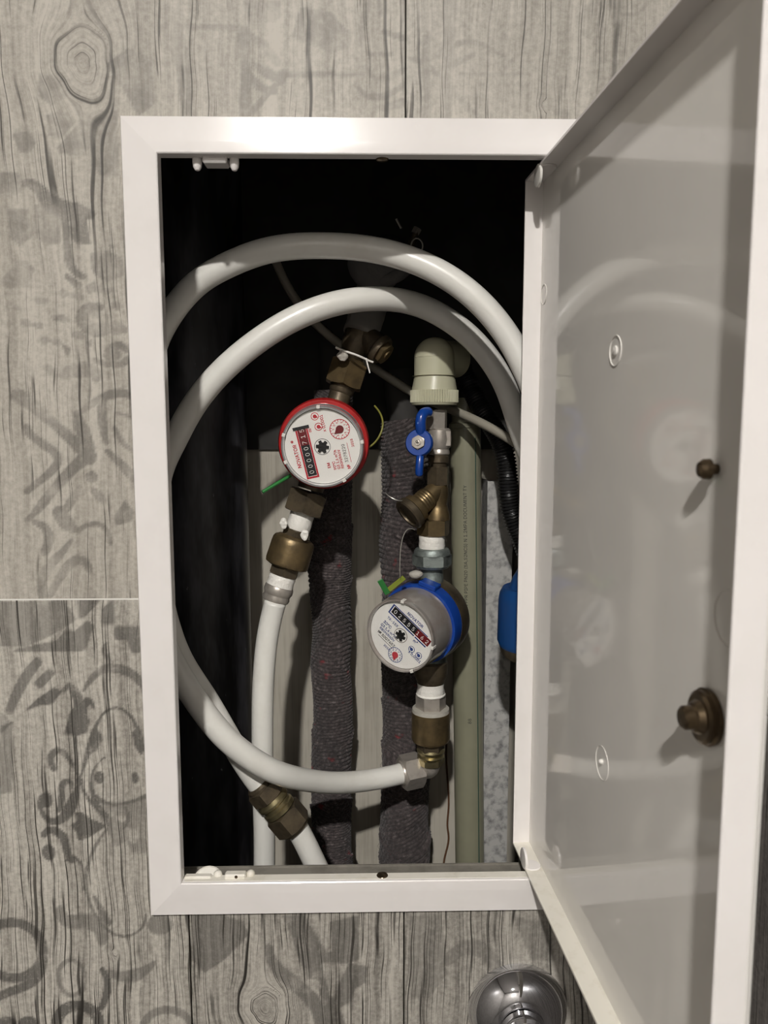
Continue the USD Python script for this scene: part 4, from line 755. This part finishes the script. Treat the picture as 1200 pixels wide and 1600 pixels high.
# ball valve
t = thing('ball_valve', 'nickel ball valve with blue butterfly handle under the beige elbow', 'valve', tuple(at(686, 690, CY)))
part(t, 'upper_hex', ch(640, 671, 15.5, .25), NICKEL, 30)
part(t, 'body', cat(cl(690, (669, 15), (672, 18), (686, 19.5), (698, 18), (702, 15), (706, 16.5), (709, 16.5), (711, 14), (722, 13))), NICKEL, 30)
part(t, 'side_plate', cbx(at(692, 690, CY)[0], at(703, 690, CY)[0], CY - rm(16, CY), CY - .002, cz(697), cz(673), .0006), NICKEL, False)
hc = at(655, 692, .158); vn = ROT @ np.array([-.30, -1, .05]); vn /= np.linalg.norm(vn)
Th = frame(hc, hc + vn, (0, 0, 1))
hnd = part(t, 'handle', cat(put(lathe([(-.004, .0085), (-.004, .0118), (-.002, .0128), (.0015, .0126), (.0030, .0115), (.0030, .0062), (.0012, .0058)], 48), Th),
    tube(spline([at(u, v, y) for u, v, y in [(658, 676, .160), (657, 662, .157), (659, 650, .158), (668, 644, .164)]], .0015), np.array([.0048]), 20),
    tube(spline([at(u, v, y) for u, v, y in [(656, 706, .159), (656, 720, .155), (655, 733, .154), (655, 739, .155)]], .0015), np.interp(np.linspace(0, 1, 14), [0, .8, 1], [.0034, .0042, .0030])[:0] if False else np.array([.0036]), 20),
    trimesh.creation.icosphere(3, .0036).apply_translation(at(655, 739, .155)), trimesh.creation.icosphere(3, .0048).apply_translation(at(668, 644, .164))), BLUE, 50, 'blue butterfly handle')
part(hnd, 'handle_nut', put(hexnut(.0012, .0052, .0056), Th), NICKEL, 30); part(hnd, 'spindle', put(cat(lathe([(.005, .0032), (.0064, .0030)], 20), lathe([(.0064, .0013), (.0085, .0012), (.009, .0005)], 16)), Th), STEEL)
part(t, 'spindle_neck', put(lathe([(-.036, .0075), (-.004, .0075)], 24), Th), BRASSD)
# strainer
t = thing('line_strainer', 'brass strainer with slanting plug below the blue-handled ball valve', 'strainer', tuple(at(680, 775, CY)))
part(t, 'upper_collar', cl(718, (710, 13.5), (713, 16), (722, 16), (724, 13), (731, 12)), BRASSD, 30)
part(t, 'upper_hex', ch(729, 758, 15.5, .3), BRASSD, 30)
part(t, 'body', cat(cl(765, (756, 15), (764, 17), (772, 17.5), (780, 16.5), (788, 15), (794, 17), (803, 19), (812, 20))), BRASS, 35)
J = at(688, 760, CY); E1 = at(634, 808, .168); Tb = frame(J, E1); Lb = np.linalg.norm(E1 - J)
thr_ = [(Lb * (.35 + .03 * k), rm(17.5 + .7 * (k % 2), .18)) for k in range(9)]
part(t, 'plug_branch', put(lathe([(0, rm(14, .18)), (Lb * .33, rm(16, .18))] + thr_ + [(Lb * .64, rm(19, .18)), (Lb * .66, rm(23, .18)), (Lb * .78, rm(24, .18))], 44), Tb), BRASS, 30)
part(t, 'plug_cap', put(lathe([(Lb * .78, rm(21, .18)), (Lb * .80, rm(26, .18)), (Lb * .92, rm(27, .18)), (Lb * .95, rm(25, .18)), (Lb * .955, rm(19, .18)), (Lb * .90, rm(18, .18)), (Lb * .90, .001)], 44), Tb), BRASSD, 30)
part(t, 'lower_hex', cat(ch(811, 836, 22.5, .15)), BRASS, 30)
part(t, 'seal_thread', tube(spline([at(u, v, y) for u, v, y in [(603, 771, .165), (612, 778, .160), (622, 782, .160), (629, 782, .165)]], .0015), .0006, 6), WIRES)
part(t, 'seal_thread', tube(spline([at(u, v, y) for u, v, y in [(648, 828, .17), (634, 830, .158), (628, 845, .156), (625, 872, .150), (625, 902, .150)]], .0015), .00045, 6), WIRES)
# blue meter
Fb, Bb = at(624.5, 994, .143), at(672.5, 962.5, .195)
R2 = .0345; px2 = .00054; px = .000575
t, dial, T, txt, plate, flat = meter('water_meter', 'round water meter with blue cap ring and tilted white dial on the right line', Fb, Bb, (.83, .56), R2, BLUEC, CASE, False,
    {'case': [(-.036, .0362), (-.020, .0359), (-.010, .0351), (-.006, .0345), (-.0040, R2 * .985), (-.0040, .002)], 'cap': [(-.0490, .0370), (-.0490, .0392), (-.0385, .0395), (-.0350, .0386), (-.0345, .0362)], 'lugs': [math.radians(a) for a in (-32, 120, 28)]})
part(t, 'gear_housing', put(lathe([(-.080, .020), (-.074, .034), (-.066, .0395), (-.056, .0402), (-.0495, .0395)], 64), T), NICKEL if False else BRASSD)
P = lambda pts: Polygon([(a * px, b * px) for a, b in pts])
rc = 25.0
part(dial, 'register_border', plate(P([(-39, rc - 9.5), (17, rc - 9.5), (17, rc - 7.3), (-36.5, rc - 7.3), (-36.5, rc + 7.5), (35, rc + 7.5), (35, rc + 9), (-39, rc + 9)]), .0001), BLUEI, False)
part(dial, 'register_border', plate(P([(19, rc - 9.5), (42, rc - 9.5), (42, rc - 7.3), (19, rc - 7.3)]), .0001), BLUEI, False)
part(dial, 'register_window', plate(P([(-35, rc - 5.5), (16, rc - 5.5), (16, rc + 7), (-35, rc + 7)]), .0001, .00002), BLACKI, False)
part(dial, 'register_decimals', plate(P([(16, rc - 5.5), (44, rc - 5.5), (44, rc + 7), (16, rc + 7)]), .0001, .00002), REDD, False)
part(dial, 'digits', cat(*[txt(ch_, 6.6 * px, (-32 + k * 9.7) * px, (rc - 2.8) * px, False, .00014) for k, ch_ in enumerate('02555162')]), DIGIT, False)
part(dial, 'lettering', cat(txt('NOVATOR', 4.8 * px, -13 * px, 37.5 * px, True), txt('TK-15X', 4.2 * px, -35 * px, 6 * px), txt('m³', 4.6 * px, 20 * px, 8.5 * px), txt('30°C', 4.8 * px, -36 * px, -5 * px), txt('Q3 1,6 m³/h', 4.2 * px, -37 * px, -12 * px), txt('R80H/R40V', 4.2 * px, -35 * px, -18.5 * px), txt('x 0,0001', 4.4 * px, 25 * px, -13 * px), txt('2018', 3.8 * px, -13 * px, -37 * px)), BLUEI, False)
part(dial, 'serial_number', txt('№ 5007457', 4.6 * px, -34 * px, -26 * px, True), BLACKI, False)
part(dial, 'rule', plate(P([(-30, -29.3), (2, -29.3), (2, -28.6), (-30, -28.6)])), BLACKI, False)
rg, dp = subdial(13 * px, 12 * px, -34 * px, 5.4 * px, 200)
nums = cat(*[txt(str(k), 2.6 * px, (12 + 8.6 * math.cos(k * .628 + .8) - 1.) * px, (-34 + 8.6 * math.sin(k * .628 + .8) - 1.3) * px) for k in range(10)])
part(dial, 'small_dial', cat(plate(rg), nums), BLUEI, False); part(dial, 'pointer', plate(dp, .0005, .0001), REDI, False)
for (u, v) in ((27, -4.5), (42, -3.5)):
    rg = Point(u * px, v * px).buffer(5.6 * px).difference(Point(u * px, v * px).buffer(4.7 * px)); part(dial, 'ring_mark', plate(rg), BLUEI, False)
    part(dial, 'drop_mark', plate(shapely.affinity.translate(drop(2.6 * px, 70), u * px, v * px), .0003), BLUEI, False)
part(dial, 'star_hub', plate(Point(0, 0).buffer(12 * px).difference(Point(0, 0).buffer(11 * px)), .0002), CASE, False)
part(dial, 'star_wheel', plate(shapely.affinity.rotate(star(9.2 * px), 10, origin=(0, 0)), .0009, .0001), BLACK, False)
part(t, 'pipe_stub', cl(900, (884, 17), (910, 18), (930, 24), (960, 28), (990, 28), (1030, 24), (1050, 20), (1068, 19)), GALV, 35)
un = part(t, 'union_nut', cat(cl(868, (856, 22), (857, 26), (861, 28.5), (866, 29)), ch(864, 884, 27), cl(868, (882, 29), (886, 26), (888, 20))), GALV, 30)
part(t, 'lower_union_nut', cl(1050, (1028, 22), (1034, 27), (1052, 27), (1060, 24), (1066, 22)), BRASSD, 30)
cb = Fb + (Bb - Fb) / np.linalg.norm(Bb - Fb) * .046
part(t, 'cap_lug', put(cbx(.038, .0425, -.009, .009, -.047, -.034, .0008), T @ trimesh.transformations.rotation_matrix(math.radians(112), [0, 0, 1])), BLUEC, False)
st = thing('seal_tag', 'green and yellow plastic seal on the upper left of the blue meter', 'seal', tuple(at(610, 915, .16)))
part(st, 'tag', put(cbx(-.0006, .0006, -.0026, .0026, 0, .017, .0004), frame(at(606, 928, .158), at(592, 904, .152))), SEALG, False)
part(st, 'tail', put(cbx(-.0006, .0006, -.0024, .0024, 0, .019, .0004), frame(at(607, 922, .157), at(632, 902, .155))), SEALY, False)
fl = trimesh.creation.icosphere(3, 1.); fl.apply_scale([.0058, .0040, .0028]); lumpy(fl, .002, 220, 12); fl.apply_translation(at(650, 897, .165)); part(st, 'lead_seal', fl, FLAX, True, 'grey lump of sealing lead')
# below the blue meter
t = thing('thread_tape', 'ragged white thread tape between the strainer and the galvanised union nut', 'tape', tuple(at(676, 848, CY))); part(t, 'wrap', lumpy(cl(848, (834, 18), (838, 20), (845, 19), (852, 20), (858, 19)), .0011, 260, 7), TAPE)
t = thing('check_valve', 'brass check valve with pale top washer below the blue meter', 'check valve', tuple(at(673, 1140, CY)))
part(t, 'thread_tape', lumpy(cl(1076, (1062, 17), (1067, 21), (1074, 20), (1080, 22), (1086, 20)), .0009, 260, 9), TAPE)
part(t, 'tape_lip', put(torus(rm(22, CY), .0012, 40, 8), TC(1084) @ trimesh.transformations.translation_matrix([0, 0, cz(1084)])), TAPE, True)
part(t, 'upper_hex', ch(1084, 1108, 21), NICKEL, 30)
part(t, 'washer_face', cl(1112, (1105, 22), (1106, 29.5), (1112, 30.5)), FLAX, 30)
part(t, 'barrel', cl(1130, (1111, 30.8), (1152, 31), (1156, 29.5), (1159, 24)), BRASS, 25)
part(t, 'lower_hex', ch(1158, 1171, 19.5), BRASSD, 30)
t = thing('elbow_fitting', 'brass elbow fitting with nickel hex nut at the end of the coiling white pipe', 'elbow', tuple(at(665, 1200, CY)))
part(t, 'flange_ring', cl(1177, (1168, 20), (1171, 23), (1176, 21), (1178, 19), (1180, 22), (1184, 20)), BRASSL, 30)
part(t, 'collar_hex', ch(1182, 1193, 19.5), BRASSL, 30)
e0 = at(673, 1192, CY); e2 = at(648, 1203, .190)
part(t, 'bend', tube(spline([e0, at(672, 1199, CY), at(664, 1202, .195), e2], .0015), rm(15, CY), 32), NICKEL, True)
N0, N1 = at(657, 1201.5, .1925), at(628, 1208, .1855); Tn = frame(N0, N1)
part(t, 'compression_nut', put(hexnut(0, np.linalg.norm(N1 - N0), rm(25, CY)), Tn), NICKEL, 30)
part(t, 'end_ring', put(lathe([(np.linalg.norm(N1 - N0) - .001, .0125), (np.linalg.norm(N1 - N0) + .0015, .0115), (np.linalg.norm(N1 - N0) + .0018, .010)], 40), Tn), NICKEL, 30)

# ------------------------------------------------------------------ chrome tap under the hatch
c = at(812, 1592, -.01); c[1] = 0
t = thing('chrome_tap', 'chrome wall tap with domed rosette under the hatch, cut by the picture edge', 'tap', tuple(c))
Tt = frame(c, c + np.array([0, -1., 0]), (0, 0, 1))
part(t, 'rosette', put(lathe([(.0003, .0375), (.003, .0375), (.006, .0365), (.012, .0335), (.017, .0285), (.020, .0230), (.0205, .021), (.0205, .002)], 80), Tt), CHROME, 40)
part(t, 'valve_body', put(lathe([(.0205, .0145), (.022, .0168), (.030, .0168), (.032, .0150), (.050, .0148), (.053, .0135), (.0535, .002)], 64), Tt), CHROME, 40)
part(t, 'lever', put(lathe([(0, .0048), (.002, .0055), (.050, .0045), (.054, .0036), (.055, .001)], 32), frame(c + np.array([0, -.042, -.008]), c + np.array([.0, -.06, -.08]))), CHROME, 40)
part(t, 'spout_arm', put(lathe([(0, .0085), (.06, .0080)], 32), frame(c + np.array([0, -.025, -.010]), c + np.array([0, -.025, -.09]))), CHROME, 40)
